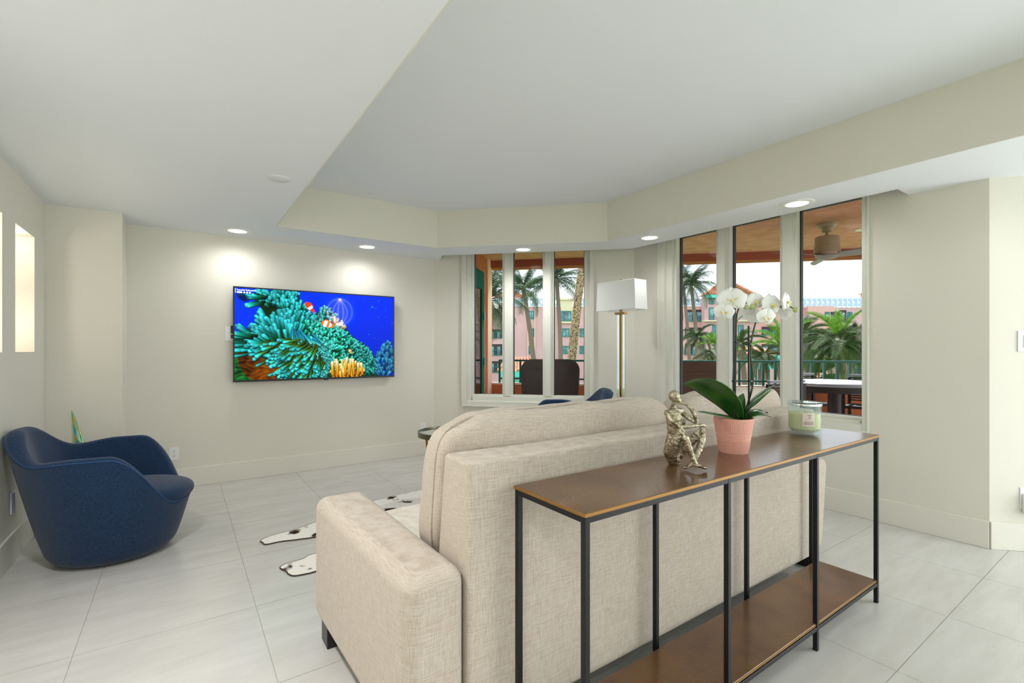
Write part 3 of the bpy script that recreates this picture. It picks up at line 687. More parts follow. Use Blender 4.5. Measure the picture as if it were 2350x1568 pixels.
for d_ in (0, 1, 2, 3): limb([(1612 + d_, 1075 + d_ * .5, -.062 - d_ * .008, .0042), (1621 + d_ * .8 - 1, 1078.4, -.064 - d_ * .008, .0034)], 7)
limb([(1552, 1050, .03, .024), (1580, 1020, .0, .0185), (1615, 989, -.03, .0135), (1612, 1010, -.03, .013), (1604, 1035, -.035, .012), (1597, 1055, -.04, .0095), (1588, 1067, -.045, .0085)])   # far leg
limb([(1590, 1067, -.045, .008), (1580, 1073, -.05, .0072), (1570, 1077, -.056, .0056)])                                         # far foot
o = mb.build('figure', M['statue'], st, smooth=True, ang=180)
md = o.modifiers.new('remesh', 'REMESH'); md.mode = 'VOXEL'; md.voxel_size = .0021; md.use_smooth_shade = True
md = o.modifiers.new('smooth', 'SMOOTH'); md.factor = .5; md.iterations = 3
tx_ = bpy.data.textures.new('cast_lumps', 'CLOUDS'); tx_.noise_scale = .012
md = o.modifiers.new('lumps', 'DISPLACE'); md.texture = tx_; md.strength = .0035; md.mid_level = .5
mb = MB(); q = atz(1549, 1066, CZ + .001); mb.lathe([(.016, 0), (.018, .004), (.012, .012)], 14, q); mb.build('seat_pad', M['statue'], st, smooth=True)

# ------------------------------------------------------------------ potted orchid
pc = atz(1697, 1043, CZ); pcx, pcy = pc.x + .030, pc.y + .043
orc = thing('potted_orchid', 'white moth orchid with dark leaves in a ribbed pink pot on the console', 'potted plant', (pcx, pcy, CZ))
PH, R0_, R1_ = .141, .056, .0775
def potfn(a, b):
    z = b * PH; r = R0_ + (R1_ - R0_) * b; th_ = 2 * PI * a
    if .36 < b < .56: r += .0009 * math.cos((b - .36) / .2 * 4.5 * 2 * PI)
    elif .04 < b < .97: r += .0007 * math.cos(th_ * 64)
    return (pcx + r * math.cos(th_), pcy + r * math.sin(th_), CZ + z)
mb = MB(); mb.grid(potfn, 320, 141, cu=True)
mb.lathe([(R1_ + .0002, PH), (R1_ - .003, PH + .001), (R1_ - .005, PH - .002), (R1_ - .009, PH - .03)], 96, (pcx, pcy, CZ), cap=False)
mb.lathe([(0, .0005), (R0_, .0005)], 64, (pcx, pcy, CZ), cap=False)
mb.build('pot', M['pot'], orc, smooth=True, ang=60)
MB().lathe([(0, PH - .018), (R1_ - .008, PH - .02)], 40, (pcx, pcy, CZ), cap=False).build('potting_bark', M['moss'], orc)
TP = (pcx * sn + pcy * cs)
def op(u, v, d=0): return at(u, v, TP + d)
RIGHT = Vector((cs, -sn, 0)); FWD = Vector((sn, cs, 0)); UP = Vector((0, 0, 1))
def bez(ps, t):
    ps = [Vector(p) for p in ps]
    while len(ps) > 1: ps = [a.lerp(b, t) for a, b in zip(ps[:-1], ps[1:])]
    return ps[0]
def leaf(ps, wmax, side, fold=.25, tw=0, name='leaf'):
    mb = MB(); n = 22
    def fn(a, b):
        c = bez(ps, b); t_ = (bez(ps, min(1, b + .02)) - bez(ps, max(0, b - .02))).normalized()
        s_ = Vector(side); s_ = (s_ - t_ * s_.dot(t_)).normalized(); nrm = t_.cross(s_)
        wd = wmax * (math.sin(PI * min(1, (b * .93 + .07)) ** .85) ** .75) if b < 1 else 0
        q = a * 2 - 1
        return c + s_ * (q * wd) + nrm * (abs(q) ** 1.3 * wd * fold)
    mb.grid(fn, 9, n)
    return mb.build(name, M['leaf'], orc, smooth=True, ang=180, solid=.0022)
b0 = op(1697, 957, 0)
leaf([op(1696, 962), op(1670, 900, -.02), op(1612, 862, -.05), op(1568, 882, -.07)], .066, UP * .6 - FWD * .9, -.18)
leaf([op(1696, 962), op(1645, 948, -.04), op(1618, 944, -.07), op(1602, 945, -.09)], .024, FWD + UP * .12, .12)
leaf([op(1700, 962), op(1715, 915, .02), op(1745, 895, .03), op(1779, 884, .04)], .044, UP * .5 - FWD * .9, .25)
leaf([op(1700, 962), op(1712, 930, -.02), op(1738, 912, -.03), op(1772, 893, -.02)], .044, UP * .55 - FWD * .8, .25)
leaf([op(1699, 962, -.01), op(1699, 935, -.02), op(1701, 915, -.01), op(1706, 903, .02)], .022, RIGHT, .4)
leaf([op(1702, 962), op(1730, 945, .02), op(1752, 940, .05), op(1761, 949, .06)], .026, FWD + UP * .1, .2)
leaf([op(1705, 964), op(1730, 946, -.02), op(1752, 952, -.04), op(1771, 958, -.06)], .022, FWD + UP * .15, .2)
for (u0, v0, u1, v1) in ((1686, 960, 1689, 775), (1719, 960, 1718, 748)):
    MB().tube([op(u0, v0 + 8, -.01), op(u1, v1, -.01)], .004, 10).build('stake', M['stake'], orc, smooth=True)
s1 = [op(1690, 962), op(1683, 880, 0), op(1688, 790, 0), op(1690, 735, 0), op(1692, 718, 0), op(1698, 703, 0), op(1710, 696, -.01), op(1716, 690, -.01)]
s2 = [op(1704, 962), op(1728, 880, .01), op(1722, 810, .0), op(1728, 765, 0), op(1736, 735, 0), op(1744, 716, 0), op(1768, 700, -.01), op(1795, 704, -.01), op(1815, 705, -.01), op(1826, 716, -.01)]
def smoothpath(ps, n=40):
    out = []; ps = [ps[0]] + ps + [ps[-1]]
    for i in range(1, len(ps) - 2):
        for k in range(8):
            t_ = k / 8; a, b, c, d = ps[i - 1], ps[i], ps[i + 1], ps[i + 2]
            out.append(.5 * ((2 * b) + (c - a) * t_ + (2 * a - 5 * b + 4 * c - d) * t_ ** 2 + (3 * b - a - 3 * c + d) * t_ ** 3))
    return out + [ps[-1]]
for s_ in (s1, s2):
    pp = smoothpath(s_); MB().tube(pp, [.0042 - .002 * i / len(pp) for i in range(len(pp))], 8).build('flower_stem', M['stem'], orc, smooth=True)
for a, b in (((1690, 722), (1681, 717)), ((1691, 738), (1704, 725)), ((1692, 718), (1700, 702)), ((1786, 702), (1796, 710)), ((1708, 698), (1722, 698)), ((1736, 738), (1745, 735))):
    MB().tube([op(*a), op((a[0] + b[0]) / 2, (a[1] + b[1]) / 2 - 1), op(*b)], .0014, 6).build('flower_stalk', M['stem'], orc, smooth=True)
for (u, v) in ((1686, 875), (1689, 785), (1721, 875), (1720, 790)):
    MB().box(*(op(u, v, -.008) - Vector((.010, .008, .0035))), *(op(u, v, -.008) + Vector((.010, .008, .0035)))).build('clip', M['stake'], orc, bevel=.002)
def flower(u, v, d, size, yaw, pitch, roll, seed):
    c = op(u, v, d); rr = random.Random(seed)
    n = (-FWD * math.cos(yaw) + RIGHT * math.sin(yaw)) * math.cos(pitch) + UP * math.sin(pitch); n.normalize()
    up = (UP - n * UP.dot(n)).normalized(); up = Matrix.Rotation(roll, 3, n) @ up; rt = up.cross(n).normalized()
    lipm = MB(); lipm.ell(c + n * .006 - up * .004, (.0048, .0048, .0042), 10, 7)
    for sg in (-1, 1): lipm.tube([c + n * .006, c + n * .011 + rt * sg * size * .13 - up * .002, c + n * .014 + rt * sg * size * .2 + up * .002], [.0032, .0032, .0014], 7)
    lipm.tube([c + n * .006 - up * .004, c + n * .013 - up * size * .16, c + n * .008 - up * size * .26], [.0034, .0042, .0014], 7)
    fl_ = lipm.build('flower', M['lip'], orc, smooth=True)
    def petal(nm, ang, L, Wd, back, cup):
        dr = up * math.cos(ang) + rt * math.sin(ang); sd = n.cross(dr).normalized(); mb = MB()
        ph = rr.uniform(0, 6)
        def fn(a, b):
            q = a * 2 - 1; wd = Wd * (math.sin(PI * (.06 + .90 * b ** .8)) ** .62)
            return c + dr * (L * b * (1 - .10 * q * q)) + sd * q * wd + n * (back + cup * (b - .4) ** 2 * L - .25 * wd * q * q * .6 + .0015 * math.sin(q * 5 + ph) * b)
        mb.grid(fn, 9, 10); return mb.build(nm, M['petal'], fl_, smooth=True, ang=180, solid=.0008)
    for a in (0, 2.25, -2.25): petal('sepal', a + rr.uniform(-.1, .1), size * .52, size * .22, -.002, -.35)
    for a in (1.35, -1.35): petal('petal', a + rr.uniform(-.08, .08), size * .56, size * .40, .002, -.3)
px_m = TP / F
for i, (u, v, d, s_, yw, pt, rl_) in enumerate(((1680, 688, -.03, 60, -.25, .1, .1), (1661, 716, -.03, 42, -.45, -.1, -.15), (1734, 692, -.02, 44, .25, -.1, .1), (1717, 722, .02, 48, 2.6, -.2, .3),
                                       (1771, 699, -.03, 50, .3, .0, .05), (1757, 729, -.04, 44, .1, -.35, -.1), (1806, 693, -.03, 46, .75, 0, .05), (1668, 684, .01, 46, -.9, .1, .1), (1800, 718, .01, 34, 2.2, .3, 2.9))):
    flower(u, v, d, s_ * px_m, yw, pt, rl_, i)
for (u, v, r) in ((1725, 704, 6.4), (1711.5, 706, 4.2), (1826, 711, 6)):
    mb = MB(); c = op(u, v, -.02); q = r * px_m; mb.ell(c, (q, q, q * 1.12), 16, 12); mb.build('bud', M['bud'], orc, smooth=True)

# ------------------------------------------------------------------ candle
cq = atz(1867, 1001.5, CZ); ccx, ccy = cq.x + FWD.x * .072, cq.y + FWD.y * .072
cn = thing('candle', 'green wax candle in a frosted aqua glass jar at the console\'s far end', 'candle', (ccx, ccy, CZ))
CR, CH = .074, .150
MB().lathe([(0, .001), (CR - .005, .001), (CR - .001, .006), (CR, .012), (CR, CH), (CR - .003, CH + .001), (CR - .004, CH - .002), (CR - .004, .02), (CR - .012, .014), (0, .014)], 64, (ccx, ccy, CZ), cap=False).build('glass_jar', M['jar'], cn, smooth=True)
MB().lathe([(0, .016), (CR - .018, .016), (CR - .0055, .03), (CR - .0055, .103), (CR - .009, .106), (0, .105)], 48, (ccx, ccy, CZ), cap=False).build('wax', M['wax'], cn, smooth=True)
MB().tube([(ccx, ccy, CZ + .105), (ccx, ccy, CZ + .117)], .0012, 6).build('wick', M['black'], cn)
MB().lathe([(CR - .003, CH - .004), (CR + .0022, CH - .006), (CR + .003, CH), (CR + .001, CH + .004), (CR - .004, CH + .004)], 64, (ccx, ccy, CZ), cap=False).build('rim', M['silver'], cn, smooth=True)
lidm = glass('clear_lid_glass', (238, 246, 248), .1)
MB().lathe([(0, CH + .004), (CR - .006, CH + .004), (CR, CH + .007), (CR - .004, CH + .011), (0, CH + .012)], 64, (ccx, ccy, CZ), cap=False).build('lid', lidm, cn, smooth=True)
lb = MB(); a0 = math.atan2(-ccy, -ccx) + .23; wd = .47
def lab(dr, z0, z1, s0, s1):
    return lambda a, b: (ccx + (CR + dr) * math.cos(a0 + (s0 + (s1 - s0) * a) * wd), ccy + (CR + dr) * math.sin(a0 + (s0 + (s1 - s0) * a) * wd), CZ + z0 + (z1 - z0) * b)
lo = lb.grid(lab(.0006, .046, .113, -.72, .78), 12, 2).build('label', M['paper'], cn, smooth=True)
ik = MB()
for z0, z1, s0, s1 in ((.099, .1025, -.14, .36), (.0915, .0945, -.05, .28), (.085, .0875, -.1, .3), (.0795, .0802, -.55, .6)): ik.grid(lab(.0009, z0, z1, s0, s1), 6, 2)
rr = random.Random(5)
for row in range(4):
    q = -.58
    while q < .62:
        w_ = rr.uniform(.03, .1); ik.grid(lab(.0009, .0545 + row * .0042, .0575 + row * .0042, q, min(q + w_, .64)), 3, 2); q += w_ + rr.uniform(.02, .05)
ik.build('label_print', M['ink'], lo)

# ------------------------------------------------------------------ armchairs
def sstep(a, b, x): t_ = min(1, max(0, (x - a) / (b - a))); return t_ * t_ * (3 - 2 * t_)
def rimh(phi):
    p_ = abs(math.degrees(phi)); p_ = min(p_, 360 - p_)
    h = .31 + (.635 - .31) * sstep(30, 82, p_) - .018 * sstep(100, 128, p_) + .142 * sstep(128, 172, p_)
    return h
def ro(z, phi):
    r = .285 + .165 * (max(z, 0) / .75) ** .72
    if z < .07: r -= .075 * (1 - math.sqrt(max(0, 1 - ((.07 - z) / .07) ** 2)))
    k = 1 + .055 * max(0, -math.cos(phi)) * min(1, max(z, 0) / .7) + .05 * max(0, math.cos(phi)) * min(1, max(z, 0) / .35)
    return r * k
def armchair(label, loc, rz, group):
    root = thing('armchair', label, 'armchair', loc, group, rz)
    NT = 120; mb = MB()
    def prof(phi):
        h = rimh(phi); dg_ = min(abs(math.degrees(phi)), 360 - abs(math.degrees(phi))); th_ = .055 - .02 * (1 - sstep(30, 80, dg_)) + .035 * sstep(125, 170, dg_); pts = []
        ex, ey = 1.0, .94
        for i in range(17): z = h * (i / 16) ** 1.4; pts.append((ro(z, phi), z))
        r1 = ro(h, phi)
        for i in range(1, 9): a = PI * i / 8; pts.append((r1 - th_ / 2 + th_ / 2 * math.cos(a), h + th_ * .42 * math.sin(a)))
        for i in range(1, 11):
            z = h + (.27 - h) * i / 10; pts.append((ro(z, phi) - th_ - .012 * math.sin(PI * i / 10), z))
        return [(r * math.cos(phi) * ex, r * math.sin(phi) * ey, z) for r, z in pts]
    rings = [prof(2 * PI * i / NT) for i in range(NT)]; k = len(rings[0])
    vs = [rings[i][j] for i in range(NT) for j in range(k)]
    fs_ = [(i * k + j, ((i + 1) % NT) * k + j, ((i + 1) % NT) * k + j + 1, i * k + j + 1) for i in range(NT) for j in range(k - 1)]
    fs_.append(tuple(i * k for i in range(NT))[::-1]); fs_.append(tuple(i * k + k - 1 for i in range(NT)))
    mb.add(vs, fs_)
    sh = mb.build('shell', M['navy'], root, smooth=True, ang=70, local=True)
    pts = [];
    for i in range(NT):
        phi = 2 * PI * i / NT; h = rimh(phi); r = ro(h, phi) + .001; pts.append((r * math.cos(phi), r * math.sin(phi) * .94, h + .004))
    mb = MB(); mb.tube(pts, .0032, 6, closed=True); mb.build('piping', M['piping'], sh, smooth=True, local=True)
    mb = MB()
    def sfn(a, b):
        th_ = 2 * PI * a; ph = -PI / 2 + PI * b; e = .55
        sg = lambda q, e_=e: math.copysign(abs(q) ** e_, q)
        rx = .345; ry = .30 - .05 * max(0, -math.cos(th_))
        return (.065 + rx * sg(math.cos(ph)) * math.cos(th_), ry * sg(math.cos(ph)) * math.sin(th_), .352 + .068 * sg(math.sin(ph), .8) + .012 * math.cos(ph) * 0)
    mb.grid(sfn, 72, 21, cu=True); mb.build('seat_cushion', M['navy'], root, smooth=True, ang=180, local=True)
    MB().lathe([(.2, 0), (.215, .006), (.2, .012)], 40).build('base', M['black'], root, smooth=True, local=True)
    mb = MB(); zz_ = [.40 + .22 * i / 10 for i in range(11)]
    ph_ = math.radians(140)
    mb.tube([((ro(z, ph_) - .069) * math.cos(ph_), (ro(z, ph_) - .069) * .94 * math.sin(ph_), z) for z in zz_], .002, 5)
    mb.build('seam', M['navy'], sh, smooth=True, local=True)
    return root
ac = armchair('navy blue tub armchair in front of the niche wall', (-.335, 3.82, 0), math.radians(-8), 'navy tub armchairs')
a2 = copy_tree(ac); a2.location = (3.07, 3.587, .0)
a2.rotation_euler.z = math.radians(150); a2.scale = (1.09, 1.09, 1.09)
a2['label'] = 'navy blue armchair mostly hidden behind the sofa, below the narrower window'

# ------------------------------------------------------------------ floor lamp
lx, ly = 3.70, 3.36
lp = thing('floor_lamp', 'tall floor lamp with white box shade and glass-and-brass column in the corner', 'floor lamp', (lx, ly, 0))
ar = math.radians(3)
SL, SWd, SZ0, SZ1 = .50, .19, 1.652, 1.945
def shade_pts(z, k): 
    out = []
    for a, b in ((-1, -1), (1, -1), (1, 1), (-1, 1)):
        x, y = a * SWd / 2 * k, b * SL / 2 * k; out.append((lx + x * math.cos(ar) - y * math.sin(ar), ly + x * math.sin(ar) + y * math.cos(ar), z))
    return out
mb = MB(); mb.add(shade_pts(SZ0, 1) + shade_pts(SZ1, .95), [(0, 1, 5, 4), (1, 2, 6, 5), (2, 3, 7, 6), (3, 0, 4, 7)])
mb.build('lamp_shade', M['shade'], lp, solid=.004)
for z, k_ in ((SZ0 + .004, 1.0), (SZ1 - .004, .95)):
    MB().tube(shade_pts(z, k_), .005, 6, closed=True).build('shade_trim', M['shade'], lp, smooth=True)
mb = MB(); mb.tube([(lx - .09, ly, 1.92), (lx + .09, ly, 1.92)], .003, 6); mb.tube([(lx, ly - .235, 1.92), (lx, ly + .235, 1.92)], .003, 6); mb.tube([(lx, ly, 1.63), (lx, ly, 1.965)], .006, 8); mb.ell((lx, ly, 1.965), (.009, .009, .009))
mb.build('harp', M['brass'], lp, smooth=True)
mb = MB(); mb.rotbox((lx, ly, 1.655), (.022, .022, .05), ar); mb.rotbox((lx, ly, 1.622), (.055, .125, .022), ar); mb.build('collar', M['brass'], lp, bevel=.002)
mb = MB(); mb.rotbox((lx, ly, .83), (.022, .022, 1.57), ar); mb.build('pole', M['brass'], lp, bevel=.001)
mb = MB()
for d_ in (-.036, .036): mb.rotbox((lx - d_ * math.sin(ar), ly + d_ * math.cos(ar), .83), (.036, .014, 1.57), ar)
mb.build('glass_column', glass('column_glass', (244, 248, 246), .06), lp, bevel=.001)
mb = MB(); mb.rotbox((lx, ly, .0225), (.2, .28, .045), ar); mb.build('base', M['brass'], lp, bevel=.003)

# ------------------------------------------------------------------ side table, rug, glass piece
tx0, ty0 = at(1028, 991, 4.0).x, at(1028, 991, 4.0).y
tz = .56
sd = thing('side_table', 'round mirror-topped side table peeking out behind the sofa cushion', 'side table', (tx0, ty0, .0075))
MB().lathe([(.232, tz - .03), (.25, tz - .03), (.25, tz + .012), (.24, tz + .012), (.238, tz)], 64, (tx0, ty0, 0), cap=False).build('rim', mat('pewter', (120, 116, 96), .3, metal=.8), sd, smooth=True)
MB().lathe([(0, tz), (.238, tz)], 64, (tx0, ty0, 0), cap=False).build('tabletop', mat('mirror', (200, 214, 216), .05, metal=1), sd)
for i in range(3):
    a = 2 * PI * i / 3; MB().tube([(tx0 + .225 * math.cos(a), ty0 + .225 * math.sin(a), tz - .025), (tx0 + .16 * math.cos(a), ty0 + .16 * math.sin(a)
        , .011)], .010, 10).build('leg', M['brass'], sd, smooth=True)
hide = [(.435, 3.44), (.425, 3.475), (.455, 3.51), (.545, 3.545), (.64, 3.555), (.74, 3.60), (.86, 3.66), (.98, 3.76), (1.1, 3.84), (1.3, 3.87), (1.49, 3.90), (1.65, 3.925), (1.9, 3.93), (2.15, 3.86), (2.4, 3.82), (2.55, 3.9), (2.68, 3.98), (2.76, 3.9), (2.66, 3.76), (2.6, 3.5), (2.62, 3.2), (2.7, 3.0), (2.86, 2.92), (2.88, 2.82), (2.7, 2.78), (2.45, 2.82), (2.1, 2.72), (1.7, 2.7), (1.3, 2.76), (1.0, 2.82), (.8, 2.845), (.66, 2.83), (.6, 2.822), (.53, 2.83), (.495, 2.86), (.488, 2.92), (.468, 2.965), (.472, 3.0), (.52, 3.025), (.59, 3.03), (.64, 3.065), (.75, 3.08), (.88, 3.15), (.9, 3.25), (.82, 3.33), (.70, 3.35), (.6, 3.375), (.52, 3.395), (.46, 3.395), (.437, 3.41)]
rug = thing('cowhide_rug', 'white cowhide rug with dark brown patches lying under and beyond the sofa', 'rug', (1.7, 3.3, 0))
def cr_closed(ps, k=5):
    out = []; n = len(ps)
    for i in range(n):
        a, b, c, d = [Vector((*ps[(i + j) % n], 0)) for j in (-1, 0, 1, 2)]
        for q in range(k):
            t_ = q / k; out.append(.5 * ((2 * b) + (c - a) * t_ + (2 * a - 5 * b + 4 * c - d) * t_ ** 2 + (3 * b - a - 3 * c + d) * t_ ** 3))
    return [(p_.x + .004 * noise.noise(p_ * 40), p_.y + .004 * noise.noise(p_ * 40 + Vector((7, 0, 0)))) for p_ in out]
hp = cr_closed(hide)
MB().prism(hp, .0005, .007).build('hide', M['hide'], rug)
MB().tube([(x, y, .004) for x, y in hp], .0042, 6, closed=True).build('cut_edge', M['rim'], rug, smooth=True)
vx, vy = -.60, 4.52
gs = thing('glass_sculpture', 'slender green, blue and amber art-glass piece behind the blue armchair', 'glass sculpture', (vx, vy, 0))
gm = mat('art_glass', (10, 150, 90), .05, spec=.6, coat=.5); t = gm.node_tree; p = t.nodes['Principled BSDF']
tcn = t.nodes.new('ShaderNodeTexCoord'); n = t.nodes.new('ShaderNodeTexNoise'); n.inputs['Scale'].default_value = 9; n.inputs['Distortion'].default_value = 1.2; gmp = t.nodes.new('ShaderNodeMapping'); gmp.inputs['Scale'].default_value = (5, 5, .3)
r = t.nodes.new('ShaderNodeValToRGB'); r.color_ramp.elements[0].position = .3; r.color_ramp.elements[0].color = lin(0, 150, 60); r.color_ramp.elements[1].position = .75; r.color_ramp.elements[1].color = lin(20, 140, 200)
for pos, cc in ((.42, (60, 190, 110)), (.52, (214, 180, 60)), (.62, (60, 190, 190))): e = r.color_ramp.elements.new(pos); e.color = lin(*cc)
t.links.new(tcn.outputs['Object'], gmp.inputs[0]); t.links.new(gmp.outputs[0], n.inputs['Vector']); t.links.new(n.outputs['Fac'], r.inputs[0]); t.links.new(r.outputs[0], p.inputs['Base Color'])
p.inputs['Transmission Weight'].default_value = .35
mb = MB(); nn = 30
mb.tube([(vx + .012 - .045 * (i / nn) ** 2 + .02 * math.sin(i / nn * 3), vy, .02 + .80 * i / nn) for i in range(nn + 1)], [max(.003, (.048 * (1 - (i / nn) ** 3.0) + .004)) for i in range(nn + 1)], 18)
mb.build('glass_body', gm, gs, smooth=True)
MB().lathe([(.09, 0), (.09, .018), (.05, .03)], 32, (vx, vy, 0)).build('base', M['black'], gs, smooth=True)

# ------------------------------------------------------------------ balcony (runs parallel to the angled window)
SR = 12.0
BZ = -.03; BC = 2.86
def q2(S, d): return ((S + d) / 2, (S - d) / 2)          # point on x+y=S, x-y=d
struct(MB().prism([q2(7.7, -2.9), q2(12.3, -2.9), q2(12.3, 12), (4.3, -6), (4.3, 3.5)], BZ - .2, BZ).build('balcony_floor', mat('balcony_tile', (220, 206, 190), .5)), 'balcony floor outside the windows', 'balcony floor')
struct(MB().prism([q2(8.05, -2.9), q2(12.3, -2.9), q2(12.3, 12), (4.37, -6), (4.37, 3.68)], BC, BC + .3).build('balcony_ceiling', M['terra2']), 'terracotta stucco balcony ceiling', 'balcony ceiling')
ZB = ats(1555, 604, SR).z
struct(MB().prism([q2(SR - .12, -2.9), q2(12.3, -2.9), q2(12.3, 12), q2(SR - .12, 12)], ZB, BC).build('balcony_beam', M['terrad']), 'dark terracotta beam along the balcony edge', 'beam')
ZP = ats(1343, 881, SR).z
pw = struct(MB().prism([q2(SR + .02, -2.75), q2(SR + .2, -2.75), q2(SR + .2, 12), q2(SR + .02, 12)], BZ, ZP - .03).build('balcony_parapet', M['terra']), 'terracotta balcony parapet wall', 'parapet')
MB().prism([q2(SR - .01, -2.75), q2(SR + .23, -2.75), q2(SR + .23, 12), q2(SR - .01, 12)], ZP - .03, ZP).build('ledge', M['ledge'], pw)
dw = -2.71
sw = MB()
sw.prism([q2(8.05, dw), q2(9.0, dw), q2(9.0, dw - .3), q2(8.05, dw - .3)], 2.5, BC)
sw.prism([q2(11.05, dw), q2(11.95, dw), q2(11.95, dw - .3), q2(11.05, dw - .3)], BZ, BC); sw.prism([q2(8.05, dw), q2(11.05, dw), q2(11.05, dw - .3), q2(8.05, dw - .3)], 2.55, BC)
sw.prism([q2(8.05, dw - .2), q2(11.05, dw - .2), q2(11.05, dw - .3), q2(8.05, dw - .3)], BZ, 2.55)
struct(sw.build('balcony_wall', M['terra']), 'terracotta balcony side wall beside the green door', 'balcony wall')
struct(MB().prism([q2(11.55, dw + .03), q2(12.02, dw + .03), q2(12.02, dw - .2), q2(11.55, dw - .2)], BZ, BC).build('trim_1', mat('sunlit_pilaster', (240, 196, 170), .9)), 'pale stucco pilaster at the balcony\'s end', 'pilaster')  # paler colour stands in for sun on the stucco
gd = thing('balcony_door', 'green glazed balcony door at the left of the narrower window', 'door', (*q2(9.6, dw), BZ))
def dq(S0, S1, z0, z1, o0=.02, o1=.06): return lambda b: b.prism([q2(S0, dw + o0), q2(S1, dw + o0), q2(S1, dw + o1), q2(S0, dw + o1)], z0, z1)
b = MB()
for a in (dq(8.3, 8.52, BZ, 2.55), dq(10.82, 11.04, BZ, 2.55), dq(8.52, 10.82, 2.25, 2.55), dq(8.52, 10.82, BZ, .2)): a(b)
b.build('door_frame', M['green'], gd, bevel=.003)
b = MB(); dq(8.52, 10.82, .2, 2.25, .025, .035)(b); b.build('pane', mat('dark_door_glass', (26, 34, 32), .04, spec=.8), gd)
b = MB()
for z in (.25, 1.0, 1.75): dq(10.95, 11.08, z, z + .12, .06, .08)(b)
b.build('hinge', M['greend'], gd)

def rail_pt(u): p_ = ats(u, 825, SR); return p_
rail = thing('balcony_railing', 'dark green metal railing along the balcony parapet', 'railing', (*q2(SR + .1, 1), ZP))
ZR = ats(1343, 826, SR).z
def railbox(d0, d1, z0, z1, w0=.06, w1=.12): return MB().prism([q2(SR + w0, d0), q2(SR + w1, d0), q2(SR + w1, d1), q2(SR + w0, d1)], z0, z1)
dL = rail_pt(1143); dL = dL.x - dL.y
railbox(dL, 11.5, ZR - .035, ZR).build('top_rail', M['greend'], rail, bevel=.004)
railbox(dL, 11.5, ZP + .06, ZP + .09, .07, .11).build('bottom_rail', M['greend'], rail)
d = dL; posts = []
while d < .72: posts.append(d); d += .545
ref = rail_pt(1836); ref = ref.x - ref.y; step = (rail_pt(1952).x - rail_pt(1952).y - ref) / 4
d = ref - step * int((ref - .8) / step)
while d < ref + step * 8: posts.append(d); d += step
for d in posts: railbox(d, d + .05, ZP, ZR - .03, .065, .115).build('post', M['greend'], rail)

# balcony furniture
def lounge(label, u0, u1, vt, t_, m_, group, yaw=0):
    c = at((u0 + u1) / 2, vt, t_); hw = (u1 - u0) / 2 / F * t_; ztop = c.z
    root = thing('lounge_chair', label, 'lounge chair', (c.x, c.y, BZ), group, -TH + yaw)
    def rr_panel(hw_, z0, z1, y0, y1, rad):
        pts = []
        for cx, cz, a0_ in ((hw_ - rad, z1 - rad, 0), (-hw_ + rad, z1 - rad, PI / 2)):
            for i in range(9): a = a0_ + PI / 2 * i / 8; pts.append((cx + rad * math.cos(a), cz + rad * math.sin(a)))
        pts += [(-hw_ * .93, z0), (hw_ * .93, z0)]
        mb = MB(); n = len(pts)
        mb.add([(x, y0, z) for x, z in pts] + [(x, y1, z) for x, z in pts], [tuple(range(n)), tuple(range(n, 2 * n))[::-1]] + [(i, n + i, n + (i + 1) % n, (i + 1) % n) for i in range(n)])
        return mb
    zt = ztop - BZ
    rr_panel(hw, .25, zt, 0, .16, .15).build('backrest', m_, root, bevel=.025, seg=3, local=True)
    rr_panel(hw * .86, .32, zt - .13, -.012, .01, .07).build('back_panel', m_, root, bevel=.006, local=True)
    for s_ in (-1, 1): MB().box(s_ * hw - (.13 if s_ > 0 else 0), .12, .2, s_ * hw + (.13 if s_ < 0 else 0), .75, .62).build('armrest', m_, root, bevel=.04, seg=3, local=True)
    MB().box(-hw + .12, .1, .2, hw - .12, .78, .46).build('seat_cushion', m_, root, bevel=.04, seg=3, local=True)
    MB().box(-hw + .04, .06, .08, hw - .04, .72, .2).build('seat_base', m_, root, local=True)
    for x in (-hw + .08, hw - .08):
        for y in (.1, .68): MB().box(x - .025, y - .025, 0, x + .025, y + .025, .08).build('leg', M['wicker'], root, local=True)
    return root
lounge('dark charcoal lounge chair seen from behind through the narrower window', 1196, 1331, 825, 6.5, M['choco'], None)
lounge('brown lounge chair seen from behind through the wider window\'s far pane', 1528, 1664, 831, 6.15, M['choco2'], None)
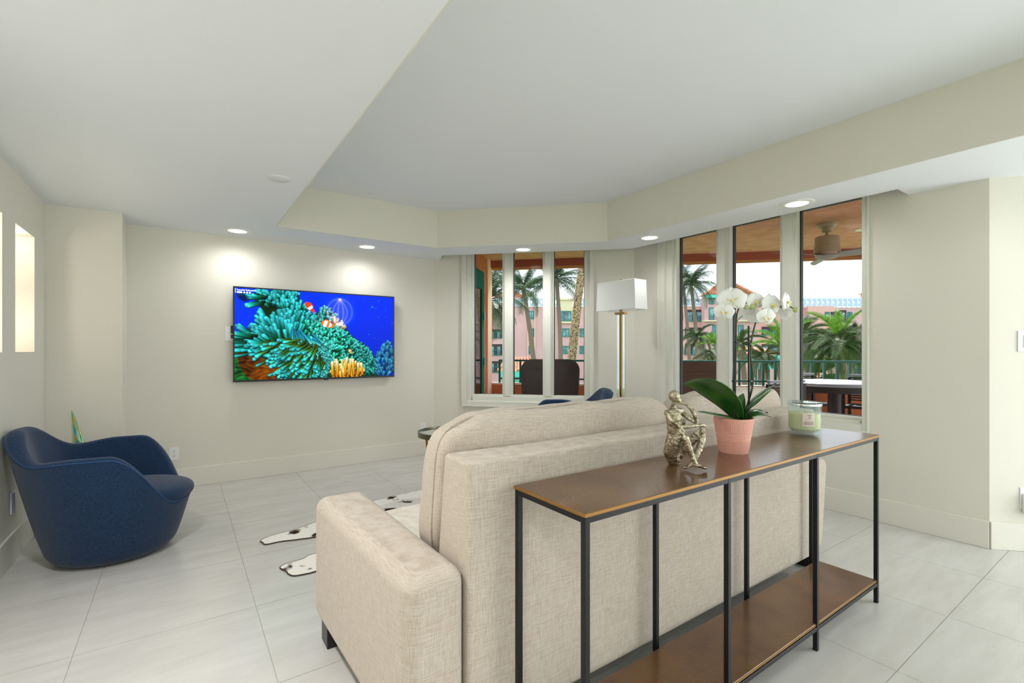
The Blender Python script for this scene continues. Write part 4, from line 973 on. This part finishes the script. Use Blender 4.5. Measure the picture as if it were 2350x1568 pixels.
# dining set
tc_ = at(1915, 876, 6.75); TZ = .80
dt = thing('dining_table', 'balcony dining table with pale stone top and dark pedestal', 'table', (tc_.x, tc_.y, BZ))
ca_, sa_ = math.cos(-PI / 4), math.sin(-PI / 4)
MB().lathe([(.0, TZ - .05), (.60, TZ - .05), (.62, TZ - .03), (.62, TZ - .005), (.61, TZ), (0, TZ)], 56, (tc_.x, tc_.y, 0), cap=False).build('tabletop', M['stone'], dt, smooth=True)
MB().lathe([(.58, TZ - .13), (.605, TZ - .13), (.605, TZ - .05), (.58, TZ - .05)], 56, (tc_.x, tc_.y, 0)).build('apron', M['wicker'], dt, smooth=True)
MB().lathe([(.30, BZ), (.28, BZ + .05), (.085, BZ + .12), (.08, TZ - .06)], 32, (tc_.x, tc_.y, 0)).build('pedestal', M['wicker'], dt, smooth=True)
def dining_chair(label, x, y, rz):
    root = thing('dining_chair', label, 'chair', (x, y, BZ), 'dining chairs on the balcony', rz)
    for sx in (-1, 1):
        MB().box(sx * .26 - .02, -.24, 0, sx * .26 + .02, -.20, .86).build('leg', M['wicker'], root, local=True)
        MB().box(sx * .26 - .02, .22, 0, sx * .26 + .02, .26, .64).build('leg', M['wicker'], root, local=True)
        MB().box(sx * .26 - .022, -.22, .62, sx * .26 + .022, .26, .655).build('armrest', M['wicker'], root, local=True)
    MB().box(-.25, -.22, .42, .25, .25, .46).build('seat', M['wicker'], root, local=True)
    sl = MB()
    for i in range(11):
        z = .50 + i * .034; MB_ = sl.box(-.245, -.245 + .006 * math.sin(i * 2.3), z, .245, -.215, z + .021)
    tag(sl.build('woven_back', M['wicker'], root, local=True), None, None, None, 'stuff')
    MB().box(-.26, -.25, .875, .26, -.20, .905).build('top_rail', M['stone'], root, local=True)
    return root
q = at(1772, 868, 6.05); dining_chair('dark wicker dining chair nearest the wider window\'s middle pane', q.x, q.y, -TH + .25)
for uu, tt, lab_, rz in ((1856, 7.45, 'dark dining chair behind the table, left of its pedestal', -PI / 4 + .3), (1992, 7.0, 'dark dining chair behind the table, right of its pedestal', -PI / 4 - .6)):
    q = at(uu, 880, tt); dining_chair(lab_, q.x, q.y, rz + PI)
# ceiling fan
fx, fy = at(1898, 560, 6.05).x, at(1898, 560, 6.05).y
fn_ = thing('ceiling_fan', 'beige three-blade ceiling fan under the balcony ceiling', 'ceiling fan', (fx, fy, BC))
kz = 6.05 / F
zf = lambda v: H + (HY - v) * kz
MB().lathe([(.112, BC), (.112, BC - .03), (.085, BC - .06), (.06, BC - .065), (.055, zf(533))], 40, (fx, fy, 0)).build('canopy', M['fan'], fn_, smooth=True)
MB().lathe([(.02, BC - .07), (.02, zf(546))], 16, (fx, fy, 0)).build('down_rod', M['fan'], fn_, smooth=True)
MB().lathe([(.02, zf(542)), (.13, zf(544)), (.137, zf(548)), (.137, zf(564)), (.145, zf(565)), (.148, zf(582)), (.12, zf(588))], 40, (fx, fy, 0)).build('motor_housing', M['fan'], fn_, smooth=True)
MB().lathe([(.0, zf(596)), (.09, zf(594)), (.135, zf(588)), (.12, zf(586))], 40, (fx, fy, 0), cap=False).build('bottom_cap', M['blade'], fn_, smooth=True)
for ang in (195, 72, 315):
    dr = RIGHT * math.cos(math.radians(ang)) + FWD * math.sin(math.radians(ang)); sd_ = dr.cross(UP); mb = MB(); zc = zf(587)
    def bf(a, b):
        r_ = .08 + .70 * b; q = a * 2 - 1; wd = .062 + .035 * math.sin(PI * min(1, b * 1.1)) - .045 * b ** 3
        tilt = .30 - .12 * b; sweep = .06 * b * b
        return Vector((fx, fy, zc)) + dr * r_ + sd_ * (q * wd * math.cos(tilt) + sweep) + UP * (q * wd * math.sin(tilt) + .01 * b)
    mb.grid(bf, 7, 16); mb.build('blade', M['blade'], fn_, smooth=True, solid=.008, ang=180)
q = at(1976, 526, 1); k_ = (BC - H) / (q.z - H); bl = thing('balcony_light', 'small round light on the balcony ceiling beside the fan', 'ceiling light', (q.x * k_, q.y * k_, BC))
MB().lathe([(0, -.02), (.06, -.018), (.075, 0)], 24, (q.x * k_, q.y * k_, BC), cap=False).build('lens', M['plate'], bl, smooth=True)
MB().lathe([(.075, -.006), (.09, -.004), (.092, 0)], 24, (q.x * k_, q.y * k_, BC), cap=False).build('trim_ring', M['terra2'], bl, smooth=True)

# ------------------------------------------------------------------ courtyard and far buildings
GZ = -5.0
struct(MB().prism([(-30, -40), (-30, 160), (170, 160), (170, -40)], GZ - .3, GZ).build('ground', M['lawn']), 'courtyard lawn between the buildings', 'lawn')
TB = 84.0
def pxr(u, t_=TB): return (u - 1175) / F * t_
def pxz(v, t_=TB): return H - (v - HY) / F * t_
def bbx(mb, u0, v0, u1, v1, t_=TB, th_=.3, m=0): return mb.box(pxr(u0, t_), t_, pxz(v1, t_), pxr(u1, t_), t_ + th_, pxz(v0, t_), m)
def bld(name, label, u, t_=TB): c = camtf((pxr(u, t_), t_, 0)); return thing(name, label, 'building', (c[0], c[1], GZ))
def wall(root, u0, v0, u1, m_, t_=TB, th_=1.4, v1=None, name='wall'):
    mb = MB(camtf); mb.box(pxr(u0, t_), t_, GZ if v1 is None else pxz(v1, t_), pxr(u1, t_), t_ + th_, pxz(v0, t_)); return mb.build(name, m_, root)
def win(root, u0, v0, u1, v1, np_=2, t_=TB, sill=True):
    mb = MB(camtf); fw = .09 * t_ / 84; f0 = t_ - .14
    x0, x1, z0, z1 = pxr(u0, t_), pxr(u1, t_), pxz(v1, t_), pxz(v0, t_)
    mb.box(x0, f0, z0, x0 + fw * 1.4, t_ + .02, z1); mb.box(x1 - fw * 1.4, f0, z0, x1, t_ + .02, z1); mb.box(x0, f0, z1 - fw * 1.4, x1, t_ + .02, z1); mb.box(x0, f0, z0, x1, t_ + .02, z0 + fw * 1.4)
    for i in range(1, np_): x = x0 + (x1 - x0) * i / np_; mb.box(x - fw * .5, f0, z0, x + fw * .5, t_ + .02, z1)
    f_ = mb.build('window', M['teal'], root)
    pm = MB(camtf).box(x0 + fw, t_ - .05, z0 + fw, x1 - fw, t_ - .02, z1 - fw); pm.build('pane', M['pane'], f_)
    return f_
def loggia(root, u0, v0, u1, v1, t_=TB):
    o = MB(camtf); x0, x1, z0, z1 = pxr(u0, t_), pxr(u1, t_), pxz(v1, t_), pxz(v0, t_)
    o.box(x0, t_ - .06, z0, x1, t_ - .01, z1); o = o.build('loggia', M['recess_shade'], root)
    m2 = MB(camtf)
    n = max(2, int((x1 - x0) / 1.1))
    for i in range(n): a = x0 + (x1 - x0) * (i + .15) / n; b_ = x0 + (x1 - x0) * (i + .62) / n; m2.box(a, t_ - .09, z0 + .1, b_, t_ - .06, z1 - .45)
    m2.build('glazed_door', M['pane'], o)
    m3 = MB(camtf); m3.box(x0, t_ - .3, z0 + .95, x1, t_ - .24, z0 + 1.02); m3.box(x0, t_ - .3, z0, x1, t_ - .24, z0 + .07)
    n = int((x1 - x0) / .28)
    for i in range(n + 1): x = x0 + (x1 - x0) * i / n; m3.box(x - .02, t_ - .29, z0, x + .02, t_ - .25, z0 + .98)
    tag(m3.build('balustrade', M['teal'], o))
panel_me = {}
def parapet(root, u0, u1, v0, v1, t_=TB, wpx=11.5):
    """row of pierced panels: each a slab with a cross-shaped opening, posts between"""
    x0, x1, z0, z1 = pxr(u0, t_), pxr(u1, t_), pxz(v1, t_), pxz(v0, t_)
    n = max(1, round((u1 - u0) / wpx)); wd = (x1 - x0) / n; hh = z1 - z0
    for i in range(n):
        xa = x0 + wd * i; mb = MB(camtf); a = .16
        ew = [a, .30, .42, .58, .70, 1 - .05]; eh = [.08, .26, .40, .60, .74, .92]
        Y0, Y1 = t_ - .2, t_
        bx = lambda p, q, r_, s_: mb.box(xa + wd * p, Y0, z0 + hh * r_, xa + wd * q, Y1, z0 + hh * s_)
        bx(a, .95, 0, eh[1]); bx(a, .95, eh[4], .94)
        bx(a, ew[1], eh[1], eh[4]); bx(ew[4], .95, eh[1], eh[4])
        bx(ew[1], ew[2], eh[1], eh[2]); bx(ew[3], ew[4], eh[1], eh[2]); bx(ew[1], ew[2], eh[3], eh[4]); bx(ew[3], ew[4], eh[3], eh[4])
        mb.build('parapet_panel', M['parapet'], root)
        mb = MB(camtf); mb.box(xa, t_ - .3, z0 - hh * .12, xa + wd * .045, t_, z1 + .1); mb.box(xa + wd * .09, t_ - .3, z0 - hh * .12, xa + wd * .135, t_, z1 + .1)
        mb.build('parapet_post', mat_white, root)
mat_white = mat('white_painted_metal', (236, 240, 244), .6)
def hip_roof(root, u0, u1, ve, va, ua0, ua1, t_, depth, m_=None, eave=.6):
    mb = MB(camtf); z0, z1 = pxz(ve, t_), pxz(va, t_); a, b_, c_, d_ = pxr(u0, t_), pxr(u1, t_), pxr(ua0, t_), pxr(ua1, t_)
    mb.add([(a, t_ - eave, z0), (b_, t_ - eave, z0), (b_, t_ + depth, z0), (a, t_ + depth, z0), (c_, t_ + depth * .5, z1), (d_, t_ + depth * .5, z1)], [(0, 1, 5, 4), (1, 2, 5), (2, 3, 4, 5), (3, 0, 4), (3, 2, 1, 0)])
    r_ = mb.build('roof', M['roof'], root)
    mb = MB(camtf); n = max(6, int((b_ - a) / .45))                  # rows of barrel tiles running up the front slope
    for i in range(n + 1):
        f_ = i / n; x = a + (b_ - a) * f_; xt = c_ + (d_ - c_) * f_
        mb.tube([(x, t_ - eave - .05, z0 + .08), (xt, t_ + depth * .5, z1 + .1)], .12 * min(1, (b_ - a) / n / .45), 5)
    tag(mb.build('tile_rows', M['roof'], r_, smooth=True), None, None, None, 'stuff')
    mb = MB(camtf); mb.box(a + .1, t_ - eave + .05, z0 - .55, b_ - .1, t_ - eave + .3, z0); mb.build('fascia', M['aqua'], r_)
    return r_
# building seen through the narrower window
b1 = bld('apartment_building', 'pink apartment block seen through the narrower window', 1240)
wall(b1, 1100, 704, 1365, M['pink'])
parapet(b1, 1100, 1282, 684, 703); parapet(b1, 1316, 1365, 684, 703)
for v0, v1 in ((714, 732), (754, 773), (794, 812), (834, 852)):
    win(b1, 1213.5, v0, 1225.5, v1, 2)
for u in (1210.5, 1226.5): wall(b1, u, 704, u + 2, M['cream'], TB - .25, .3, name='pilaster')
wall(b1, 1283, 685, 1315, M['cream'], TB - .6, 2, 741, 'bay'); wall(b1, 1281, 685, 1317, M['cream'], TB - .8, 2.2, 689, 'cornice')
wall(b1, 1284, 741, 1314, M['pink'], TB - .4, 2, None, 'bay')
wall(b1, 1281.5, 739, 1316.5, M['cream'], TB - .8, 1, 742, 'ledge')
win(b1, 1286, 714, 1311, 737, 3, TB - .6)
for v0, v1 in ((754, 773), (794, 812)): win(b1, 1290, v0, 1307, v1, 2, TB - .4)
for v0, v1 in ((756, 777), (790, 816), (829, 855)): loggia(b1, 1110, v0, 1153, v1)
for u in (1330, 1350):
    for v0, v1 in ((754, 773), (794, 812)): win(b1, u, v0, u + 11, v1, 2)
b1b = bld('roof_turret', 'orange tiled roof rising behind the pink block, narrower window', 1172, 100)
hip_roof(b1b, 1125, 1212, 690, 658, 1165, 1175, 100, 8); wall(b1b, 1130, 690, 1207, M['pink'], 100, 6)
# pavilion roof low in the narrower window
gz = bld('pavilion', 'low pavilion with orange tile roof and aqua lattice, narrower window', 1180, 46)
wall(gz, 1150, 853, 1214, M['cream'], 46, 3)
hip_roof(gz, 1143, 1236, 852, 824, 1165, 1218, 46, 5, eave=.3)
mb = MB(camtf)
for i in range(14):
    x = pxr(1152, 45.8) + i * .2
    for s_ in (-1, 1):
        xa = x - s_ * .32; mb.add([(xa, 45.75, pxz(893, 45.8)), (xa + .06, 45.75, pxz(893, 45.8)), (x + s_ * .32 + .06, 45.75, pxz(866, 45.8)), (x + s_ * .32, 45.75, pxz(866, 45.8)), (xa, 45.8, pxz(893, 45.8)), (xa + .06, 45.8, pxz(893, 45.8)), (x + s_ * .32 + .06, 45.8, pxz(866, 45.8)), (x + s_ * .32, 45.8, pxz(866, 45.8))],
                                   [(0, 1, 2, 3), (7, 6, 5, 4), (0, 4, 5, 1), (2, 6, 7, 3), (1, 5, 6, 2), (0, 3, 7, 4)])
tag(mb.build('lattice', M['aqua'], gz), None, None, None, 'stuff')
# block at the left of the wider window
b2 = bld('apartment_building', 'pink apartment block with loggias in the wider window\'s far pane', 1580)
wall(b2, 1520, 703, 1617, M['pink2'])
parapet(b2, 1524, 1616, 686, 702)
for v0, v1 in ((718, 735), (756, 774), (794, 812), (832, 850)): win(b2, 1556, v0, 1567, v1, 2)
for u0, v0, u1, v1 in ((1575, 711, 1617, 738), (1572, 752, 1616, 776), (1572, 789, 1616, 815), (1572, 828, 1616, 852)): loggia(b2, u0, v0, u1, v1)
b3 = bld('tower_building', 'pink tower with hipped orange roof beside the orchid blooms', 1690, 82)
wall(b3, 1617, 681, 1742, M['pink'], 82)
hip_roof(b3, 1617, 1690, 677, 641, 1666, 1676, 82, 3)
win(b3, 1626, 685, 1639, 698, 1, 82); win(b3, 1627, 706, 1639, 734, 1, 82); win(b3, 1644, 685, 1656, 698, 1, 82); win(b3, 1644, 706, 1656, 734, 1, 82)
wall(b3, 1615, 735, 1744, M['cream'], 81.5, .6, 738, 'ledge')
for v0, v1 in ((746, 774), (786, 812)):
    for u in (1635, 1652, 1694): win(b3, u, v0, u + 12, v1, 2, 82)
win(b3, 1689, 700, 1701, 716, 1, 82); win(b3, 1712, 676, 1719, 684, 1, 82); win(b3, 1712, 686, 1720, 700, 1, 82)
b4 = bld('building_wing', 'rose wing behind the right orchid blooms, between tower and lilac block', 1780, 86)
wall(b4, 1743, 718, 1818, M['pink2'], 84)
t_ = 81.6; mb = MB(camtf); gv = [(1664, 644), (1806, 716), (1806, 724), (1664, 724)]
mb.add([(pxr(u, t_), t_, pxz(v, t_)) for u, v in gv] + [(pxr(u, t_), t_ + .35, pxz(v, t_)) for u, v in gv], [(3, 2, 1, 0), (4, 5, 6, 7), (0, 1, 5, 4), (1, 2, 6, 5), (2, 3, 7, 6), (3, 0, 4, 7)])
mb.build('gable', M['pink2'], b3)
mb = MB(camtf); mb.tube([(pxr(1660, t_), t_ - .25, pxz(641, t_)), (pxr(1810, t_), t_ - .25, pxz(717, t_))], .3, 6); mb.build('roof_edge', M['roof'], b3)
loggia(b4, 1748, 750, 1790, 770, 84); loggia(b4, 1748, 790, 1790, 812, 84)
# long block in the near pane of the wider window
b5 = bld('apartment_building', 'lilac-pink apartment block behind the bushy palms, wider window\'s near pane', 1910)
wall(b5, 1822, 706, 2020, M['pink'])
wall(b5, 1854, 703, 1916, M['pink2'], TB - .7, 2, None, 'bay')
parapet(b5, 1824, 2012, 684, 704)
for u in (1893, 1945):
    for v0, v1 in ((716, 732), (796, 812), (834, 850)): win(b5, u, v0, u + 10, v1, 2, TB - (.7 if u < 1916 else 0))
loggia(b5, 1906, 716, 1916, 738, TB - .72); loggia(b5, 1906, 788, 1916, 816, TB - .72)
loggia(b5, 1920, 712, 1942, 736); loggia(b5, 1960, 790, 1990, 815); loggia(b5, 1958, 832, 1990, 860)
b6 = bld('roof_turret', 'small tiled roof corner at the top of the wider window\'s near edge', 1985, 90)
hip_roof(b6, 1992, 2060, 672, 652, 2016, 2030, 90, 3); wall(b6, 1997, 672, 2054, M['pink'], 90, 2.5)
gz = bld('pavilion', 'aqua latticed pavilion with orange roof below the orchid blooms', 1755, 52)
wall(gz, 1700, 816, 1730, M['pink2'], 52, 3); hip_roof(gz, 1692, 1800, 815, 800, 1725, 1765, 52, 5, eave=.3)
for u in (1735, 1742, 1764, 1790): wall(gz, u, 818, u + 3, M['greend'], 51.8, .2, None, 'post')
mb = MB(camtf); t_ = 51.7; z0, z1 = pxz(848, t_), pxz(822, t_)
for i in range(22):
    x = pxr(1738, t_) + i * .13
    for s_ in (-1, 1):
        xa, xb = x - s_ * .6, x + s_ * .6
        mb.add([(xa, t_, z0), (xa + .05, t_, z0), (xb + .05, t_, z1), (xb, t_, z1), (xa, t_ + .03, z0), (xa + .05, t_ + .03, z0), (xb + .05, t_ + .03, z1), (xb, t_ + .03, z1)], [(0, 1, 2, 3), (7, 6, 5, 4), (0, 4, 5, 1), (2, 6, 7, 3), (1, 5, 6, 2), (0, 3, 7, 4)])
tag(mb.build('lattice', M['aqua'], gz), None, None, None, 'stuff')
pl = thing('planter_wall', 'low pink planter wall on the courtyard lawn', 'planter', camtf((pxr(1880, 70), 70, GZ)))
wall(pl, 1858, 866, 1904, M['pink2'], 70, 1.2, name='wall'); wall(pl, 1857, 864.5, 1905, M['ledge'], 69.9, 1.4, 866.5, 'coping')

# ------------------------------------------------------------------ palms
def frond_mesh(name, m_, rows, n, ll, droop, curve, seed, wd=.015):
    rr = random.Random(seed); mb = MB()
    rach = lambda t_: Vector((t_ * (1 - .12 * curve * t_ * t_), 0, .28 * t_ - curve * t_ ** 2.2))
    mb.tube([rach(i / 10) for i in range(11)], [.012 * (1 - .8 * i / 10) + .002 for i in range(11)], 5)
    for i in range(n):
        t_ = .12 + .88 * i / (n - 1); p_ = rach(t_); tg = (rach(min(1, t_ + .02)) - rach(t_ - .02)).normalized()
        L = ll * (math.sin(PI * (.12 + .80 * t_)) ** .7) * rr.uniform(.85, 1.12)
        for r_ in rows:
            a = math.radians(r_ + rr.uniform(-8, 8)); sd_ = Vector((0, math.cos(a), math.sin(a)))
            d_ = (sd_ * .85 + tg * (.45 + .6 * t_)).normalized()
            e1 = p_ + d_ * L * .55 + Vector((0, 0, -droop * L * .16)); e2 = p_ + d_ * L * .92 + Vector((0, 0, -droop * L * rr.uniform(.5, .75)))
            wv = tg * wd * .5
            o = len(mb.v); mb.add([p_ - wv, p_ + wv, e1 + wv * .9, e1 - wv * .9, e2], [(0, 1, 2, 3), (3, 2, 4)])
    me_ = bpy.data.meshes.new(name); me_.from_pydata(mb.v, [], mb.f); me_.materials.append(m_); me_.update(); return me_
FR = {'coco': [frond_mesh('frond', M['frond'], (2, 178), 46, .30, 1.0, c_, s_) for c_, s_ in ((.45, 1), (.7, 2), (.25, 3))],
      'fox': [frond_mesh('frond', M['fox'], (10, 170, 60, 120, 90), 62, .2, .5, c_, s_, .013) for c_, s_ in ((.75, 4), (1.05, 5))],
      'lime': [frond_mesh('frond', M['lime'], (10, 170, 60, 120), 50, .2, .35, c_, s_, .014) for c_, s_ in ((.55, 6), (.3, 7))],
      'olive': [frond_mesh('frond', M['olive'], (10, 170, 60, 120, -30, 210), 60, .2, .5, c_, s_, .013) for c_, s_ in ((.85, 8), (1.15, 9))]}
def palm(label, crown, base_u, t_, rad, kind, n, L, seed, elev=(-.3, 1.2), dt=0, tm='trunk', group=None, kinds=None, name='palm_tree', crowns=True):
    rr = random.Random(seed); top = at(crown[0], crown[1], t_); bs = at(base_u, crown[1], t_ + dt); bs.z = GZ
    root = thing(name, label, 'palm tree', bs, group)
    mb = MB(); pts = []; rd = []
    for i in range(25):
        f_ = i / 24; p_ = bs.lerp(top, f_) + RIGHT * (.25 * math.sin(f_ * PI) * (1 if base_u > crown[0] else -1)); pts.append(p_); rd.append(rad * (1.25 - .45 * f_) * (1 + .05 * (i % 2)))
    mb.tube(pts, rd, 10); mb.build('trunk', M[tm], root, smooth=True)
    if not crowns: return root
    if kind in ('fox', 'lime', 'olive'):
        MB().tube([top - UP * .25 * L, top + UP * .1 * L], [rad * .9, rad * .5], 8).build('crownshaft', M['bud'], root, smooth=True)
    for i in range(n):
        az = 2 * PI * (i * .381966) + rr.uniform(-.25, .25); f_ = (i + .5) / n; el = elev[0] + (elev[1] - elev[0]) * f_ + rr.uniform(-.12, .12)
        k_ = kind if not kinds else kinds[0] if f_ > kinds[1] else kind
        o = bpy.data.objects.new('frond', rr.choice(FR[k_])); C.objects.link(o); o.parent = root
        o.location = top - bs; s_ = L * rr.uniform(.85, 1.1); o.scale = (s_, s_, s_)
        o.rotation_euler = Euler((rr.uniform(-.3, .3), -el, az), 'XYZ')
    return root
G = 'coconut palms beyond the balcony'
palm('slim coconut palm in the narrower window\'s middle pane', (1201, 664), 1232, 42, .22, 'coco', 20, 2.9, 11, (-.55, 1.3), group=G)
palm('coconut palm with bluish trunk in the narrower window\'s last pane', (1277, 640), 1281, 36, .17, 'coco', 22, 2.7, 12, (-.7, 1.3), group=G)
palm('thick mottled palm trunk rising past the narrower window\'s right edge', (1343, 560), 1308, 13, .125, 'coco', 10, 2.4, 13, (-.2, 1.1), tm='trunkn', group=G)
palm('coconut palm half hidden by the terracotta wall, narrower window', (1122, 690), 1110, 24, .16, 'coco', 24, 2.1, 14, (-1.1, 1.2), group=G)
palm('taller coconut palm behind the first mullion of the narrower window', (1163, 640), 1166, 57, .2, 'coco', 14, 2.4, 24, (-.5, 1.2), group=G)
palm('taller of two slim palms in the wider window\'s far pane', (1586, 655), 1602, 48, .19, 'coco', 24, 2.9, 15, (-.6, 1.3), group=G)
palm('thinner left one of two slim palms in the wider window\'s far pane', (1566, 640), 1584, 60, .2, 'coco', 18, 2.8, 16, (-.5, 1.25), group=G)
G = 'bushy palms in the courtyard'
palm('low olive palm before the loggias, wider window\'s far pane', (1604, 775), 1606, 42, .14, 'olive', 16, 1.7, 17, (-.5, 1.1), group=G, kinds=('fox', .55))
palm('short lime-tipped palm beside the second mullion, wider window', (1636, 790), 1637, 36, .13, 'lime', 14, 1.2, 18, (-.1, 1.2), group=G)
palm('grey-green palm bending low above the railing, wider window\'s far pane', (1628, 812), 1630, 34, .13, 'olive', 14, 1.4, 19, (-.8, .9), group=G)
palm('upright green palm behind the left orchid stem', (1699, 790), 1704, 38, .2, 'fox', 16, 1.9, 20, (-.4, 1.3), group=G, kinds=('lime', .85))
palm('bright lime palm frond clump behind the right orchid stem', (1795, 800), 1800, 30, .15, 'lime', 12, 2.3, 21, (.1, 1.3), group=G)
palm('dull green palm low between the orchid stems and the railing', (1752, 820), 1752, 33, .15, 'olive', 18, 1.7, 22, (-.6, 1.1), group=G, kinds=('fox', .5))
palm('large bushy foxtail palm filling the wider window\'s near pane', (1924, 792), 1929, 27, .2, 'fox', 26, 2.5, 23, (-.75, 1.3), group=G, kinds=('lime', .82))
palm('olive foxtail palm at the near pane\'s left edge, behind the railing', (1846, 770), 1852, 41, .24, 'olive', 22, 2.8, 25, (-.9, 1.1), group=G, kinds=('fox', .6))
palm('foxtail palm at the near pane\'s right edge behind the large one', (1965, 770), 1948, 34, .22, 'fox', 20, 2.6, 26, (-.8, 1.2), group=G, kinds=('olive', .6))
# hedge and small tree
def clump(mb, c, r, n, seed, s=.18):
    rr = random.Random(seed)
    for i in range(n):
        d_ = Vector((rr.gauss(0, 1), rr.gauss(0, 1), rr.gauss(0, 1))).normalized() * rr.uniform(.75, 1.05); p_ = Vector(c) + Vector((d_.x * r[0], d_.y * r[1], d_.z * r[2]))
        a = Vector((rr.gauss(0, 1), rr.gauss(0, 1), rr.gauss(0, 1))).normalized() * s; b_ = a.cross(Vector((rr.gauss(0, 1), rr.gauss(0, 1), rr.gauss(0, 1)))).normalized() * s * .6
        mb.add([p_ - a, p_ + b_, p_ + a, p_ - b_], [(0, 1, 2, 3)])
tr = thing('garden_tree', 'small spreading garden tree seen through the railing', 'tree', camtf((pxr(1880, 60), 60, GZ)))
MB(camtf).tube([(pxr(1881, 60), 60, GZ), (pxr(1879, 60), 60, pxz(850, 60)), (pxr(1876, 60), 60, pxz(835, 60))], [.16, .12, .07], 8).build('trunk', M['terrad'], tr, smooth=True)
mb = MB()
for u, v, r_ in ((1866, 838, 1.0), (1884, 832, 1.2), (1899, 836, 1.0), (1876, 846, .9)): clump(mb, camtf((pxr(u, 60), 60, pxz(v, 60))), (r_ * 1.1, r_ * 1.1, r_ * .5), 260, int(u), .2)
tag(mb.build('crown', M['hedge'], tr), None, None, None, 'stuff')
hd = thing('hedge', 'clipped green hedge along the courtyard lawn', 'hedge', camtf((pxr(1930, 66), 66, GZ)))
mb = MB()
for i in range(14):
    u = 1895 + i * 8; clump(mb, camtf((pxr(u, 66), 66, pxz(869, 66))), (.6, .7, .65), 160, i, .16)
tag(mb.build('foliage', M['hedge'], hd), None, None, None, 'stuff')
